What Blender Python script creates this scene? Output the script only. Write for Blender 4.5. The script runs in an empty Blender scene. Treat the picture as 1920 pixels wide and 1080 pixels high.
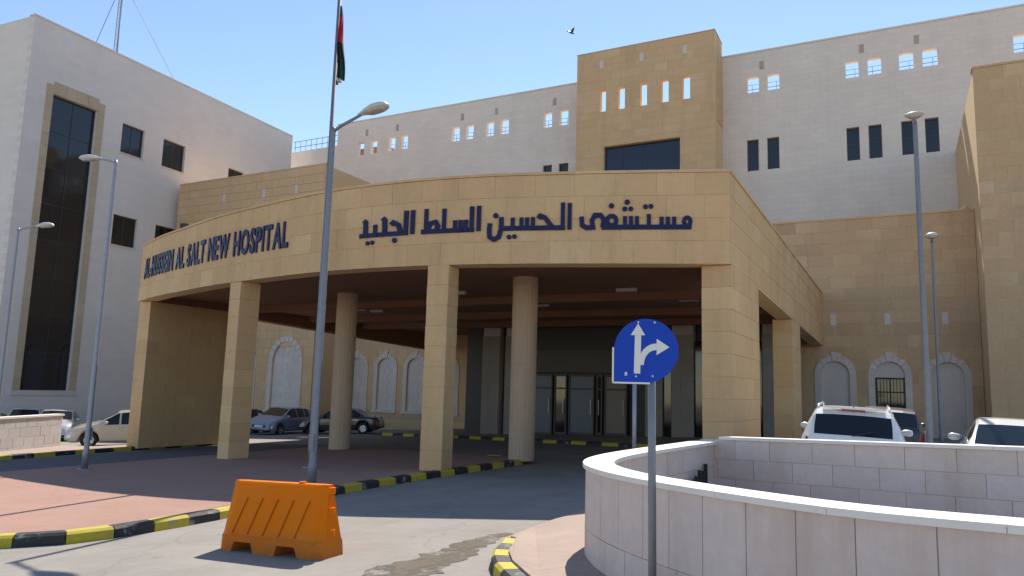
import bpy, math, random
from mathutils import Vector, Matrix
random.seed(7)
R = math.radians
SC = bpy.context.scene
COL = SC.collection

# ------------------------------------------------------------------ camera
PITCH, ROLL, YAW, FPX, CAMZ = .1341, .02816, .4809, 1400.0, 2.3
cam = bpy.data.cameras.new('camera'); cam.sensor_width = 36; cam.lens = FPX/1920*36
cam.clip_start = .1; cam.clip_end = 3000
co = bpy.data.objects.new('camera', cam); COL.objects.link(co)
_r0 = Vector((1,0,0)); _u0 = Vector((0,-math.sin(PITCH),math.cos(PITCH))); _f = Vector((0,math.cos(PITCH),math.sin(PITCH)))
_r = _r0*math.cos(ROLL)+_u0*math.sin(ROLL); _u = _u0*math.cos(ROLL)-_r0*math.sin(ROLL)
_m = Matrix((_r,_u,-_f)).transposed()
co.matrix_world = Matrix.Translation((0,0,CAMZ)) @ Matrix.Rotation(YAW,4,'Z') @ _m.to_4x4()
SC.camera = co

# ------------------------------------------------------------------ sky and sun
SUN_AZ, SUN_EL = R(-10.5), R(49.5)          # azimuth clockwise from +Y
w = bpy.data.worlds.new('World'); SC.world = w; w.use_nodes = True
nt = w.node_tree; bg = nt.nodes['Background']
sky = nt.nodes.new('ShaderNodeTexSky'); sky.sky_type = 'NISHITA'; sky.sun_disc = False
sky.sun_elevation = SUN_EL; sky.sun_rotation = SUN_AZ; sky.altitude = 800; sky.air_density = 1.0; sky.dust_density = .05; sky.ozone_density = .25
nt.links.new(sky.outputs[0], bg.inputs[0]); bg.inputs[1].default_value = .135
sl = bpy.data.lights.new('sun', 'SUN'); sl.energy = 4.8; sl.angle = R(.5); sl.color = (1, .93, .82)
so = bpy.data.objects.new('sun', sl); COL.objects.link(so)
sd = Vector((math.sin(SUN_AZ)*math.cos(SUN_EL), math.cos(SUN_AZ)*math.cos(SUN_EL), math.sin(SUN_EL)))
so.rotation_euler = sd.to_track_quat('Z','Y').to_euler(); so.location = (0,0,60)
vs = SC.view_settings; vs.view_transform = 'Standard'; vs.look = 'None'; vs.gamma = 1; vs.use_curve_mapping = False; vs.exposure = .6

# ------------------------------------------------------------------ materials
def nodes(name):
    m = bpy.data.materials.new(name); m.use_nodes = True
    return m, m.node_tree, m.node_tree.nodes['Principled BSDF']
def N(t, kind, **kw):
    n = t.nodes.new(kind)
    for k, v in kw.items():
        if k.startswith('i_'): n.inputs[int(k[2:])].default_value = v
        else: setattr(n, k, v)
    return n
def mixrgb(t, fac, a, b, mode='MIX'):
    n = t.nodes.new('ShaderNodeMix'); n.data_type = 'RGBA'; n.blend_type = mode
    for sock, v in ((n.inputs[0], fac), (n.inputs[6], a), (n.inputs[7], b)):
        if hasattr(v, 'is_linked'): t.links.new(v, sock)
        elif isinstance(v, (int, float)): sock.default_value = v
        else: sock.default_value = (*v, 1)
    return n.outputs[2]
def ramp(t, src, a, b, ca=(0,0,0), cb=(1,1,1)):
    n = t.nodes.new('ShaderNodeValToRGB'); n.color_ramp.elements[0].position = a; n.color_ramp.elements[1].position = b
    n.color_ramp.elements[0].color = (*ca,1); n.color_ramp.elements[1].color = (*cb,1); t.links.new(src, n.inputs[0]); return n.outputs[0]
def noise(t, vec, scale, detail=4, rough=.6):
    n = N(t, 'ShaderNodeTexNoise'); n.inputs['Scale'].default_value = scale; n.inputs['Detail'].default_value = detail; n.inputs['Roughness'].default_value = rough
    if vec: t.links.new(vec, n.inputs['Vector'])
    return n.outputs['Fac']
def bump(t, p, h, strength, dist=.02):
    b = t.nodes.new('ShaderNodeBump'); b.inputs['Strength'].default_value = strength; b.inputs['Distance'].default_value = dist
    t.links.new(h, b.inputs['Height']); t.links.new(b.outputs[0], p.inputs['Normal'])
def mul(c, k): return tuple(x*k for x in c)

def plain(name, col, rough=.5, metal=0, spec=.5, coat=0):
    m, t, p = nodes(name); p.inputs['Base Color'].default_value = (*col,1); p.inputs['Roughness'].default_value = rough
    p.inputs['Metallic'].default_value = metal; p.inputs['Specular IOR Level'].default_value = spec; p.inputs['Coat Weight'].default_value = coat
    return m
def worn(name, col, rough=.6, var=.18, scale=6, metal=0, spec=.4, bmp=.1, dirt=None, dscale=1.2, dlo=.55, dhi=.8, streak=False):
    m, t, p = nodes(name); g = t.nodes.new('ShaderNodeNewGeometry'); pos = g.outputs['Position']
    n1 = noise(t, pos, scale); c = mixrgb(t, n1, mul(col,1-var), mul(col,1+var))
    if dirt:
        v = pos
        if streak:
            mp = t.nodes.new('ShaderNodeMapping'); mp.inputs['Scale'].default_value = (1,1,.12); t.links.new(pos, mp.inputs[0]); v = mp.outputs[0]
        n2 = noise(t, v, dscale, 6, .65); c = mixrgb(t, ramp(t, n2, dlo, dhi), c, dirt)
    t.links.new(c, p.inputs['Base Color']); p.inputs['Roughness'].default_value = rough; p.inputs['Metallic'].default_value = metal
    p.inputs['Specular IOR Level'].default_value = spec
    if bmp: bump(t, p, noise(t, pos, scale*9, 5, .7), bmp)
    return m
def paved(name, col, dirt, tyre=.3, crack=.5, spots=.5):
    """worn ground: blotches, dust, tyre-polished bands along the lane, oil spots, hairline cracks and fine grit"""
    m, t, p = nodes(name); g = t.nodes.new('ShaderNodeNewGeometry'); pos = g.outputs['Position']
    c = mixrgb(t, ramp(t, noise(t, pos, .9, 7, .62), .38, .72), col, dirt)
    c = mixrgb(t, 1.0, c, ramp(t, noise(t, pos, 55, 4, .8), .25, .75, (.86,)*3, (1.06,)*3), 'MULTIPLY')
    c = mixrgb(t, 1.0, c, ramp(t, noise(t, pos, 6, 6, .7), .3, .7, (.93,)*3, (1.03,)*3), 'MULTIPLY')
    mp = t.nodes.new('ShaderNodeMapping'); mp.inputs['Scale'].default_value = (2.2,.13,1); t.links.new(pos, mp.inputs[0])
    c = mixrgb(t, ramp(t, noise(t, mp.outputs[0], 1, 4, .6), .55, .75, (0,)*3, (tyre,)*3), c, mul(dirt,.72))
    c = mixrgb(t, ramp(t, noise(t, pos, 2.6, 3, .5), .70, .76, (0,)*3, (spots,)*3), c, mul(dirt,.5))
    wob = t.nodes.new('ShaderNodeTexNoise'); wob.inputs['Scale'].default_value = 1.1; wob.inputs['Detail'].default_value = 5; t.links.new(pos, wob.inputs['Vector'])
    off = t.nodes.new('ShaderNodeVectorMath'); off.operation = 'MULTIPLY_ADD'; t.links.new(wob.outputs['Color'], off.inputs[0]); off.inputs[1].default_value = (.9,.9,0); t.links.new(pos, off.inputs[2])
    vo = t.nodes.new('ShaderNodeTexVoronoi'); vo.feature = 'DISTANCE_TO_EDGE'; vo.inputs['Scale'].default_value = .33; t.links.new(off.outputs[0], vo.inputs['Vector'])
    c = mixrgb(t, ramp(t, vo.outputs['Distance'], .003, .009, (crack,)*3, (0,)*3), c, mul(dirt,.45))
    t.links.new(c, p.inputs['Base Color']); p.inputs['Roughness'].default_value = .9; p.inputs['Specular IOR Level'].default_value = .2
    bump(t, p, noise(t, pos, 70, 5, .8), .35, .01)
    return m
def stone(name, col, alt, var=.12, bmp=.25, stain=(.36,.25,.15), rnd=1.0, samt=.5, slo=.54):
    """cut limestone: each piece its own shade (object random), veins and weather stains"""
    m, t, p = nodes(name); g = t.nodes.new('ShaderNodeNewGeometry'); pos = g.outputs['Position']
    oi = t.nodes.new('ShaderNodeObjectInfo'); rv = oi.outputs['Random']
    base = mixrgb(t, ramp(t, rv, .1, .75), col, alt)
    v2 = N(t, 'ShaderNodeMath', operation='MULTIPLY'); t.links.new(rv, v2.inputs[0]); v2.inputs[1].default_value = 23.7
    f2 = N(t, 'ShaderNodeMath', operation='FRACT'); t.links.new(v2.outputs[0], f2.inputs[0])
    base = mixrgb(t, ramp(t, f2.outputs[0], .78, .95, (0,)*3, (.6*rnd,)*3), base, (col[0]*.97,col[1]*.88,col[2]*.86))
    base = mixrgb(t, ramp(t, f2.outputs[0], .0, .22, (.55*rnd,)*3, (0,)*3), base, (min(1,col[0]*1.04),col[1]*1.1,col[2]*1.22))
    va = N(t, 'ShaderNodeMath', operation='MULTIPLY_ADD'); t.links.new(rv, va.inputs[0]); va.inputs[1].default_value = 7.31; va.inputs[2].default_value = 0
    fr = N(t, 'ShaderNodeMath', operation='FRACT'); t.links.new(va.outputs[0], fr.inputs[0])
    val = ramp(t, fr.outputs[0], 0, 1, (1-.12*rnd,)*3, (1+.0*rnd,)*3)
    base = mixrgb(t, 1.0, base, val, 'MULTIPLY')
    big = noise(t, pos, .35, 3); base = mixrgb(t, ramp(t, big, .35, .7), base, mul(alt, .92))
    fine = noise(t, pos, 7, 6, .7); base = mixrgb(t, 1.0, base, ramp(t, fine, .2, .8, (1-var,)*3, (1+var*.4,)*3), 'MULTIPLY')
    mp = t.nodes.new('ShaderNodeMapping'); mp.inputs['Scale'].default_value = (1.3,1.3,.16); t.links.new(pos, mp.inputs[0])
    st = noise(t, mp.outputs[0], 1.0, 6, .7); base = mixrgb(t, ramp(t, st, slo, .82, (0,)*3, (samt,)*3), base, stain)
    t.links.new(base, p.inputs['Base Color']); p.inputs['Roughness'].default_value = .82; p.inputs['Specular IOR Level'].default_value = .25
    bump(t, p, noise(t, pos, 38, 6, .75), bmp, .02)
    return m
def coursed(name, col, alt, axis, bw, bh, mortar, var=.1, stain=(.3,.25,.2), msz=.012):
    """far stone facing whose courses are too small to build: colour and fine relief only"""
    m, t, p = nodes(name); tc = t.nodes.new('ShaderNodeTexCoord'); sep = t.nodes.new('ShaderNodeSeparateXYZ'); t.links.new(tc.outputs['Object'], sep.inputs[0])
    cb = t.nodes.new('ShaderNodeCombineXYZ'); t.links.new(sep.outputs[axis], cb.inputs[0]); t.links.new(sep.outputs[2], cb.inputs[1])
    br = t.nodes.new('ShaderNodeTexBrick'); t.links.new(cb.outputs[0], br.inputs['Vector'])
    br.inputs['Color1'].default_value = (*col,1); br.inputs['Color2'].default_value = (*alt,1); br.inputs['Mortar'].default_value = (*mortar,1)
    br.inputs['Scale'].default_value = 1; br.inputs['Mortar Size'].default_value = msz; br.inputs['Mortar Smooth'].default_value = .1; br.inputs['Bias'].default_value = 0
    br.inputs['Brick Width'].default_value = bw; br.inputs['Row Height'].default_value = bh
    g = t.nodes.new('ShaderNodeNewGeometry'); pos = g.outputs['Position']
    c = mixrgb(t, 1.0, br.outputs['Color'], ramp(t, noise(t, pos, .5, 5, .6), .2, .8, (1-var,)*3, (1+var*.4,)*3), 'MULTIPLY')
    mp = t.nodes.new('ShaderNodeMapping'); mp.inputs['Scale'].default_value = (1,1,.1); t.links.new(pos, mp.inputs[0])
    st = noise(t, mp.outputs[0], .8, 6, .7); c = mixrgb(t, ramp(t, st, .55, .85, (0,)*3, (.5,)*3), c, stain)
    t.links.new(c, p.inputs['Base Color']); p.inputs['Roughness'].default_value = .85; p.inputs['Specular IOR Level'].default_value = .25
    inv = N(t, 'ShaderNodeMath', operation='SUBTRACT'); inv.inputs[0].default_value = 1; t.links.new(br.outputs['Fac'], inv.inputs[1])
    bump(t, p, inv.outputs[0], .25, .01)
    return m

TAN, TAN2 = (.74,.505,.265), (.70,.455,.235)
M = {}
M['tan'] = stone('tan_limestone', TAN, TAN2)
M['tan_pale'] = stone('pale_tan_limestone', (.72,.495,.285), (.68,.455,.255))
M['tan_old'] = stone('weathered_tan_limestone', (.71,.485,.275), (.63,.415,.24), .16, .3, (.34,.24,.155), 1.4)
M['accent_grey'] = stone('grey_brown_accent', (.52,.43,.36), (.48,.40,.33))
M['surround'] = stone('weathered_surround_stone', (.60,.47,.32), (.54,.42,.29))
M['tan_joint'] = worn('tan_mortar', (.72,.49,.26), .9, .1)
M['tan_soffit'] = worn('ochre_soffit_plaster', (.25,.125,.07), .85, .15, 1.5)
M['white_x'] = coursed('white_stone_courses', (.76,.675,.60), (.72,.635,.565), 0, .75, .33, (.66,.575,.505), .1, (.58,.50,.44), .011)
M['white_wing'] = coursed('white_stone_wing', (.74,.66,.60), (.70,.625,.57), 0, .8, .36, (.65,.58,.52), .07, (.62,.55,.50), .008)
M['white_wing_end'] = coursed('white_stone_wing_end', (.74,.66,.60), (.70,.625,.57), 1, .8, .36, (.65,.58,.52), .07, (.62,.55,.50), .008)
M['white_piece'] = stone('white_limestone', (.72,.64,.58), (.67,.59,.535), .09, .2, (.42,.36,.32), .6)
M['white_plain'] = worn('white_stone', (.72,.64,.58), .8, .08, 5, dirt=(.48,.42,.37), dscale=1.0)
M['slab'] = stone('ramp_marble_slab', (.74,.62,.565), (.69,.58,.53), .14, .25, (.42,.32,.25), 1.15, .75, .48)
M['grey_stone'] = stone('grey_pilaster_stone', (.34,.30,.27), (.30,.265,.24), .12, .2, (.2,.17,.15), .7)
M['slab2'] = stone('grey_white_slab', (.60,.565,.545), (.55,.52,.50), .12, .2, (.38,.33,.30), .9)
M['slab_joint'] = worn('ramp_wall_mortar', (.52,.43,.385), .9)
M['coping'] = worn('white_coping_stone', (.76,.70,.65), .6, .06, 5, dirt=(.58,.50,.44), dscale=3, dlo=.58, dhi=.85)
M['road'] = paved('bleached_concrete_road', (.305,.280,.252), (.245,.222,.196), .3, .22)
M['asphalt'] = worn('grey_asphalt', (0.112,0.112,0.119), .9, .2, 3, bmp=.3)
M['earth'] = worn('pale_earth', (0.224,0.198,0.165), .95, .2, .4)
M['pink'] = paved('pink_paving', (.385,.235,.185), (.345,.208,.163), .12, .15, .2)
M['pinkpale'] = paved('pale_pink_paving', (.40,.31,.262), (.335,.26,.22), .12, .15, .3)
M['yellow'] = worn('yellow_kerb_paint', (0.464,0.368,0.036), .7, .18, 9, bmp=.3, dirt=(0.288,0.264,0.208), dscale=5, dlo=.56, dhi=.72)
M['black'] = worn('black_kerb_paint', (.028,.028,.030), .65, .3, 9, bmp=.3, dirt=(.30,.29,.28), dscale=4.5, dlo=.56, dhi=.70)
def mudmat():
    m, t, p = nodes('dried_mud'); g = t.nodes.new('ShaderNodeNewGeometry'); pos = g.outputs['Position']
    c = mixrgb(t, noise(t, pos, 9, 6, .7), (.085,.066,.045), (.155,.125,.09)); t.links.new(c, p.inputs['Base Color']); p.inputs['Roughness'].default_value = .95
    tr = t.nodes.new('ShaderNodeBsdfTransparent'); mx = t.nodes.new('ShaderNodeMixShader'); t.links.new(ramp(t, noise(t, pos, 3.2, 8, .75), .36, .54), mx.inputs[0])
    t.links.new(tr.outputs[0], mx.inputs[1]); t.links.new(p.outputs[0], mx.inputs[2]); t.links.new(mx.outputs[0], t.nodes['Material Output'].inputs[0]); return m
M['mud'] = mudmat()
M['blue_letter'] = plain('dark_blue_acrylic', (.004,.004,.06), .4,0,.3)
M['sign_blue'] = plain('sign_blue_film', (.003,.05,.42), .45,0,.25)
M['sign_white'] = worn('sign_white_film', (.74,.71,.66), .45, .06, 20, bmp=0)
M['galv'] = worn('galvanised_steel', (.30,.30,.33), .5, .2, 12, metal=.55, bmp=.05)
M['galv_dark'] = worn('weathered_grey_pole', (.23,.23,.25), .55, .25, 12, metal=.4, bmp=.05)
M['lampshell'] = worn('lamp_shell_grey', (.55,.54,.53), .45, .1, 10, bmp=0)
M['lens'] = plain('lamp_lens', (.42,.40,.36), .15)
def plastic():
    m, t, p = nodes('orange_plastic'); tc = t.nodes.new('ShaderNodeTexCoord'); pos = tc.outputs['Object']; sp = t.nodes.new('ShaderNodeSeparateXYZ'); t.links.new(pos, sp.inputs[0])
    c = mixrgb(t, ramp(t, noise(t, pos, 2.2, 4), .35, .7), (.76,.165,.0), (.70,.19,.004))
    mp = t.nodes.new('ShaderNodeMapping'); mp.inputs['Scale'].default_value = (2,2,9); t.links.new(pos, mp.inputs[0])
    c = mixrgb(t, ramp(t, noise(t, mp.outputs[0], 2.4, 7, .75), .60, .74, (0,)*3, (.45,)*3), c, (.30,.10,.012))
    gr = ramp(t, sp.outputs[2], .0, .30, (1,)*3, (0,)*3); n2 = noise(t, pos, 7, 6, .7); mm = N(t, 'ShaderNodeMath', operation='MULTIPLY'); t.links.new(gr, mm.inputs[0]); t.links.new(n2, mm.inputs[1])
    c = mixrgb(t, mm.outputs[0], c, (.20,.12,.06)); c = mixrgb(t, ramp(t, noise(t, pos, 30, 3, .6), .68, .74, (0,)*3, (.5,)*3), c, (.55,.36,.22))
    t.links.new(c, p.inputs['Base Color']); p.inputs['Roughness'].default_value = .6; p.inputs['Specular IOR Level'].default_value = .12; bump(t, p, noise(t, pos, 14, 5), .12, .01); return m
M['orange'] = plastic()
M['orange_dark'] = plain('orange_plastic_groove_shade', (.42,.085,.002), .6)
M['iron'] = worn('black_iron', (.02,.02,.022), .5, .2, 20)
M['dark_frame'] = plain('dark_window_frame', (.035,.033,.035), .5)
M['brown_frame'] = plain('brown_window_frame', (.07,.055,.05), .5)
M['alu'] = plain('aluminium_frame', (.45,.45,.46), .4, .7)
def glass(name, col, rough=.06):
    m, t, p = nodes(name); p.inputs['Base Color'].default_value = (*col,1); p.inputs['Roughness'].default_value = rough; p.inputs['Specular IOR Level'].default_value = .6
    g = t.nodes.new('ShaderNodeNewGeometry'); bump(t, p, noise(t, g.outputs['Position'], .7, 2), .04, .05); return m
M['glass'] = glass('dark_window_glass', (.010,.010,.014))
M['glass_blue'] = glass('blue_tinted_glass', (.008,.014,.028), .12)
M['glass_door'] = glass('grey_door_glass', (.07,.08,.10), .1)
M['door_blue'] = plain('frosted_blue_door_glass',(.09,.11,.15),.35); M['door_beige'] = plain('beige_door_panel',(.22,.18,.14),.5)
M['carglass'] = plain('car_window_glass', (.010,.014,.020), .05, 0, .45)
M['tyre'] = plain('tyre_rubber', (.018,.018,.018), .8)
M['rim'] = plain('alloy_rim', (.50,.50,.52), .3, .8)
M['chrome'] = plain('chrome_trim', (.65,.65,.67), .18, 1)
M['trim'] = plain('black_plastic_trim', (.02,.02,.021), .5)
M['plate'] = plain('number_plate_white', (.72,.72,.70), .5)
M['headlight'] = plain('headlight_glass', (.55,.57,.60), .08, .2)
M['taillight'] = plain('tail_light_red', (.30,.012,.015), .2)
M['seat'] = plain('seat_fabric', (.05,.05,.055), .9)
def paint(name, col): return plain(name, col, .32, 0, .5, .8)
M['p_white'] = paint('white_car_paint', (.74,.74,.72)); M['p_silver'] = paint('silver_car_paint', (.50,.51,.53)); M['p_gold'] = paint('champagne_car_paint', (.55,.49,.38))
M['p_black'] = paint('black_car_paint', (.018,.018,.022)); M['p_blue'] = paint('steel_blue_car_paint', (.22,.27,.38)); M['p_grey'] = paint('dark_grey_car_paint', (.07,.07,.075))
M['brownshed'] = worn('brown_render', (.30,.15,.09), .9)
M['roofwhite'] = worn('white_membrane', (.66,.67,.66), .6, .08)

# ------------------------------------------------------------------ mesh helpers
class MB:
    def __init__(s): s.v = []; s.f = []
    def add(s, vs, fs):
        o = len(s.v); s.v += [tuple(x) for x in vs]; s.f += [tuple(i+o for i in f) for f in fs]; return s
    def box(s, a, b):
        x0,y0,z0 = a; x1,y1,z1 = b
        return s.add([(x0,y0,z0),(x1,y0,z0),(x1,y1,z0),(x0,y1,z0),(x0,y0,z1),(x1,y0,z1),(x1,y1,z1),(x0,y1,z1)],
              [(3,2,1,0),(4,5,6,7),(0,1,5,4),(1,2,6,5),(2,3,7,6),(3,0,4,7)])
    def prism(s, pts, z0, z1):
        """pts: ccw xy outline; z0/z1 numbers or functions of (x,y)"""
        f0 = z0 if callable(z0) else (lambda x,y: z0); f1 = z1 if callable(z1) else (lambda x,y: z1)
        n = len(pts); vs = [(x,y,f0(x,y)) for x,y in pts]+[(x,y,f1(x,y)) for x,y in pts]
        return s.add(vs, [tuple(range(n-1,-1,-1)), tuple(range(n,2*n))]+[(i,(i+1)%n,(i+1)%n+n,i+n) for i in range(n)])
    def xz(s, pts, y0, y1):
        """pts outline in x,z, extruded along y"""
        n = len(pts); vs = [(x,y0,z) for x,z in pts]+[(x,y1,z) for x,z in pts]
        return s.add(vs, [tuple(range(n)), tuple(range(2*n-1,n-1,-1))]+[(i+n,(i+1)%n+n,(i+1)%n,i) for i in range(n)])
    def tube(s, path, radii, n=12, cap=True):
        P = [Vector(p) for p in path]
        if isinstance(radii,(int,float)): radii = [radii]*len(P)
        rings = []; ref = None
        for i,p in enumerate(P):
            d = (P[min(i+1,len(P)-1)]-P[max(i-1,0)]).normalized()
            if ref is None: ref = Vector((1,0,0)) if abs(d.x)<.9 else Vector((0,1,0))
            a = (ref-d*ref.dot(d)).normalized(); b = d.cross(a); ref = a
            rings.append([p+(a*math.cos(2*math.pi*k/n)+b*math.sin(2*math.pi*k/n))*radii[i] for k in range(n)])
        vs = [v for r in rings for v in r]; fs = []
        for i in range(len(P)-1):
            for k in range(n): fs.append((i*n+k, i*n+(k+1)%n, (i+1)*n+(k+1)%n, (i+1)*n+k))
        if cap: fs += [tuple(range(n-1,-1,-1)), tuple((len(P)-1)*n+k for k in range(n))]
        return s.add(vs, fs)
    def loft(s, rings, cap=True):
        n = len(rings[0]); vs = [v for r in rings for v in r]; fs = []
        for i in range(len(rings)-1):
            for k in range(n): fs.append((i*n+k, i*n+(k+1)%n, (i+1)*n+(k+1)%n, (i+1)*n+k))
        if cap: fs += [tuple(range(n-1,-1,-1)), tuple((len(rings)-1)*n+k for k in range(n))]
        return s.add(vs, fs)
    def mesh(s, name, mat, smooth=False):
        me = bpy.data.meshes.new(name); me.from_pydata(s.v, [], s.f); me.materials.append(mat if not isinstance(mat,str) else M[mat])
        if smooth: me.polygons.foreach_set('use_smooth', [True]*len(me.polygons))
        me.update(); return me
    def build(s, name, mat, parent=None, smooth=False, **tags):
        return obj(name, s.mesh(name, mat, smooth), parent, **tags)
def obj(name, data, parent=None, loc=None, rot=None, scale=None, **tags):
    o = bpy.data.objects.new(name, data); COL.objects.link(o)
    if parent: o.parent = parent
    if loc: o.location = loc
    if rot: o.rotation_euler = rot
    if scale: o.scale = scale
    for k,v in tags.items(): o[k] = v
    return o
def thing(name, label, cat, loc=(0,0,0), rz=0, group=None):
    o = obj(name, None, None, loc, (0,0,rz), label=label, category=cat); o.empty_display_size = .2
    if group: o['group'] = group
    return o
def part(name, mat, parent, fn, smooth=False):
    m = MB(); fn(m); return m.build(name, mat, parent, smooth)

_bc = {}
def block_mesh(wd, h, d, mat, ch=.004):
    """dressed block: face chamfered, x in 0..wd, z in 0..h, front at y=-d, back at y=0"""
    k = (round(wd,2), round(h,2), round(d,3), mat, ch)
    if k not in _bc:
        wd,h = k[0],k[1]; m = MB()
        m.add([(0,0,0),(wd,0,0),(wd,0,h),(0,0,h),(0,-d+ch,0),(wd,-d+ch,0),(wd,-d+ch,h),(0,-d+ch,h),(ch,-d,ch),(wd-ch,-d,ch),(wd-ch,-d,h-ch),(ch,-d,h-ch)],
              [(0,1,5,4),(1,2,6,5),(2,3,7,6),(3,0,4,7),(4,5,9,8),(5,6,10,9),(6,7,11,10),(7,4,8,11),(8,9,10,11)])
        _bc[k] = m.mesh('stone_block', mat)
    return _bc[k]
def subtract(rs, hole):
    out = []; a,b,c,d = hole
    for x0,x1,z0,z1 in rs:
        if b<=x0 or a>=x1 or d<=z0 or c>=z1: out.append((x0,x1,z0,z1)); continue
        if a>x0: out.append((x0,a,z0,z1))
        if b<x1: out.append((b,x1,z0,z1))
        xa,xb = max(x0,a),min(x1,b)
        if d<z1: out.append((xa,xb,d,z1))
        if c>z0: out.append((xa,xb,z0,c))
    return out
def lay(parent, x0, x1, z0, z1, mat, bw=.95, bh=.5, gap=.012, d=.03, holes=(), y=0, rot=0, ox=0, oy=0, name='stone_block', jitter=.12):
    """lay a bonded facing of separate blocks on the plane y of parent's frame"""
    rows = max(1, round((z1-z0)/bh)); bh = (z1-z0)/rows; cr,sr = math.cos(rot),math.sin(rot); n = 0
    for r in range(rows):
        za = z0+r*bh; xs = [x0]; x = x0+bw*(.5 if r%2 else 1)*random.uniform(.9,1.1)
        while x < x1-bw*.35: xs.append(x); x += bw*random.uniform(1-jitter,1+jitter)
        xs.append(x1)
        for a,b in zip(xs,xs[1:]):
            rs = [(a,b,za,za+bh)]
            for h in holes: rs = subtract(rs,h)
            for p0,p1,q0,q1 in rs:
                if p1-p0<.07 or q1-q0<.07: continue
                dd = d+random.choice((-.002,0,.001,.003)); px,py = p0+gap/2,y
                obj(name, block_mesh(p1-p0-gap, q1-q0-gap, dd, mat), parent, (ox+px*cr-py*sr, oy+px*sr+py*cr, q0+gap/2), (0,0,rot)); n += 1
    return n
def holed(m, x0, x1, z0, z1, holes, th, y=0):
    """wall slab with real openings and reveals, front at y, back at y+th"""
    X = sorted({x0,x1,*[min(max(v,x0),x1) for h in holes for v in h[:2]]}); Z = sorted({z0,z1,*[min(max(v,z0),z1) for h in holes for v in h[2:]]})
    solid = lambda i,k: 0<=i<len(X)-1 and 0<=k<len(Z)-1 and not any(h[0]<=(X[i]+X[i+1])/2<=h[1] and h[2]<=(Z[k]+Z[k+1])/2<=h[3] for h in holes)
    for i in range(len(X)-1):
        for k in range(len(Z)-1):
            if not solid(i,k): continue
            a,b,c,d = X[i],X[i+1],Z[k],Z[k+1]; q = y+th
            m.add([(a,y,c),(b,y,c),(b,y,d),(a,y,d)],[(0,1,2,3)]); m.add([(a,q,c),(b,q,c),(b,q,d),(a,q,d)],[(3,2,1,0)])
            if not solid(i-1,k): m.add([(a,y,c),(a,q,c),(a,q,d),(a,y,d)],[(3,2,1,0)])
            if not solid(i+1,k): m.add([(b,y,c),(b,q,c),(b,q,d),(b,y,d)],[(0,1,2,3)])
            if not solid(i,k-1): m.add([(a,y,c),(b,y,c),(b,q,c),(a,q,c)],[(3,2,1,0)])
            if not solid(i,k+1): m.add([(a,y,d),(b,y,d),(b,q,d),(a,q,d)],[(0,1,2,3)])
    return m
def window(parent, x0, x1, z0, z1, y, fmat='brown_frame', gmat='glass', cols=2, rows=1, fw=.06):
    """frame ring with mullions, panes as sub-parts, set back in the reveal at y"""
    f = MB(); f.box((x0,y,z0),(x1,y+.06,z0+fw)); f.box((x0,y,z1-fw),(x1,y+.06,z1)); f.box((x0,y,z0+fw),(x0+fw,y+.06,z1-fw)); f.box((x1-fw,y,z0+fw),(x1,y+.06,z1-fw))
    for i in range(1,cols):
        xc = x0+(x1-x0)*i/cols; f.box((xc-fw*.4,y+.003,z0+fw),(xc+fw*.4,y+.057,z1-fw))
    for k in range(1,rows):
        zc = z0+(z1-z0)*k/rows; f.box((x0+fw,y+.006,zc-fw*.35),(x1-fw,y+.054,zc+fw*.35))
    o = f.build('window', fmat, parent)
    for i in range(cols):
        for k in range(rows):
            a = x0+fw*.5+(x1-x0-fw)*i/cols; b = x0+fw*.5+(x1-x0-fw)*(i+1)/cols; c = z0+fw*.5+(z1-z0-fw)*k/rows; d = z0+fw*.5+(z1-z0-fw)*(k+1)/rows
            dy = random.uniform(-.006,.006)
            p = MB(); p.add([(a,y+.03+dy,c),(b,y+.03-dy,c),(b,y+.03-dy,d),(a,y+.03+dy,d),(a,y+.04+dy,c),(b,y+.04-dy,c),(b,y+.04-dy,d),(a,y+.04+dy,d)],[(0,1,2,3),(7,6,5,4),(0,4,5,1),(1,5,6,2),(2,6,7,3),(3,7,4,0)])
            p.build('pane', gmat, o)
    return o
def arch_top(cx, hw, spring, rise, n=12):
    return [(cx-hw*math.cos(math.pi*i/n), spring+rise*math.sin(math.pi*i/n)) for i in range(n+1)]

PAV = lambda x,y=0: .0375*x+.73          # pavement level (the whole site climbs to the right)
ROAD = lambda x,y=0: .0375*x+.60
def clampx(x): return max(-70,min(25,x))

# ------------------------------------------------------------------ ground, roads, pavements
g = MB(); xs = [-600,-300,-120,-70,-45,-25,-10,0,10,25,60,150,400]; ys = [-200,-60,-20,0,20,40,70,150,500]
for x in xs:
    for y in ys: g.v.append((x,y,.0375*clampx(x)+.575))
for i in range(len(xs)-1):
    for k in range(len(ys)-1): a = i*len(ys)+k; g.f.append((a,a+len(ys),a+len(ys)+1,a+1))
g.build('ground','earth',kind='structure')
def sheet(name, mat, pts, zf, kind='structure'):
    m = MB(); m.v = [(x,y,zf(x,y)) for x,y in pts]; m.f = [tuple(range(len(pts)))]; return m.build(name, mat, kind=kind)
sheet('road','road',[(-60,-25),(14,-25),(14,42),(-60,42)],ROAD)
sheet('lane','asphalt',[(-24.75,3.0),(-19.0,3.0),(-19.0,24.0),(-24.75,24.0)],lambda x,y: ROAD(x)+.004)
def solid_pave(name, mat, pts, top, base=lambda x,y: ROAD(x)-.02):
    m = MB(); m.prism(pts, base, top); return m.build(name, mat, kind='structure')
KERB_MAIN = [(-13.5,3.72),(-11.4,4.1),(-10.3,4.75),(-9.75,5.3),(-9.4,5.68),(-9.16,5.95),(-9.02,6.4),(-8.98,7.1),(-9.02,8.3),(-9.28,10.2),(-9.45,11.6),(-9.5,13.2),(-9.46,15),(-9.36,16.8),(-9.3,18.6),(-9.5,19.3),(-10.1,19.8),(-11,20.05)]
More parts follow.
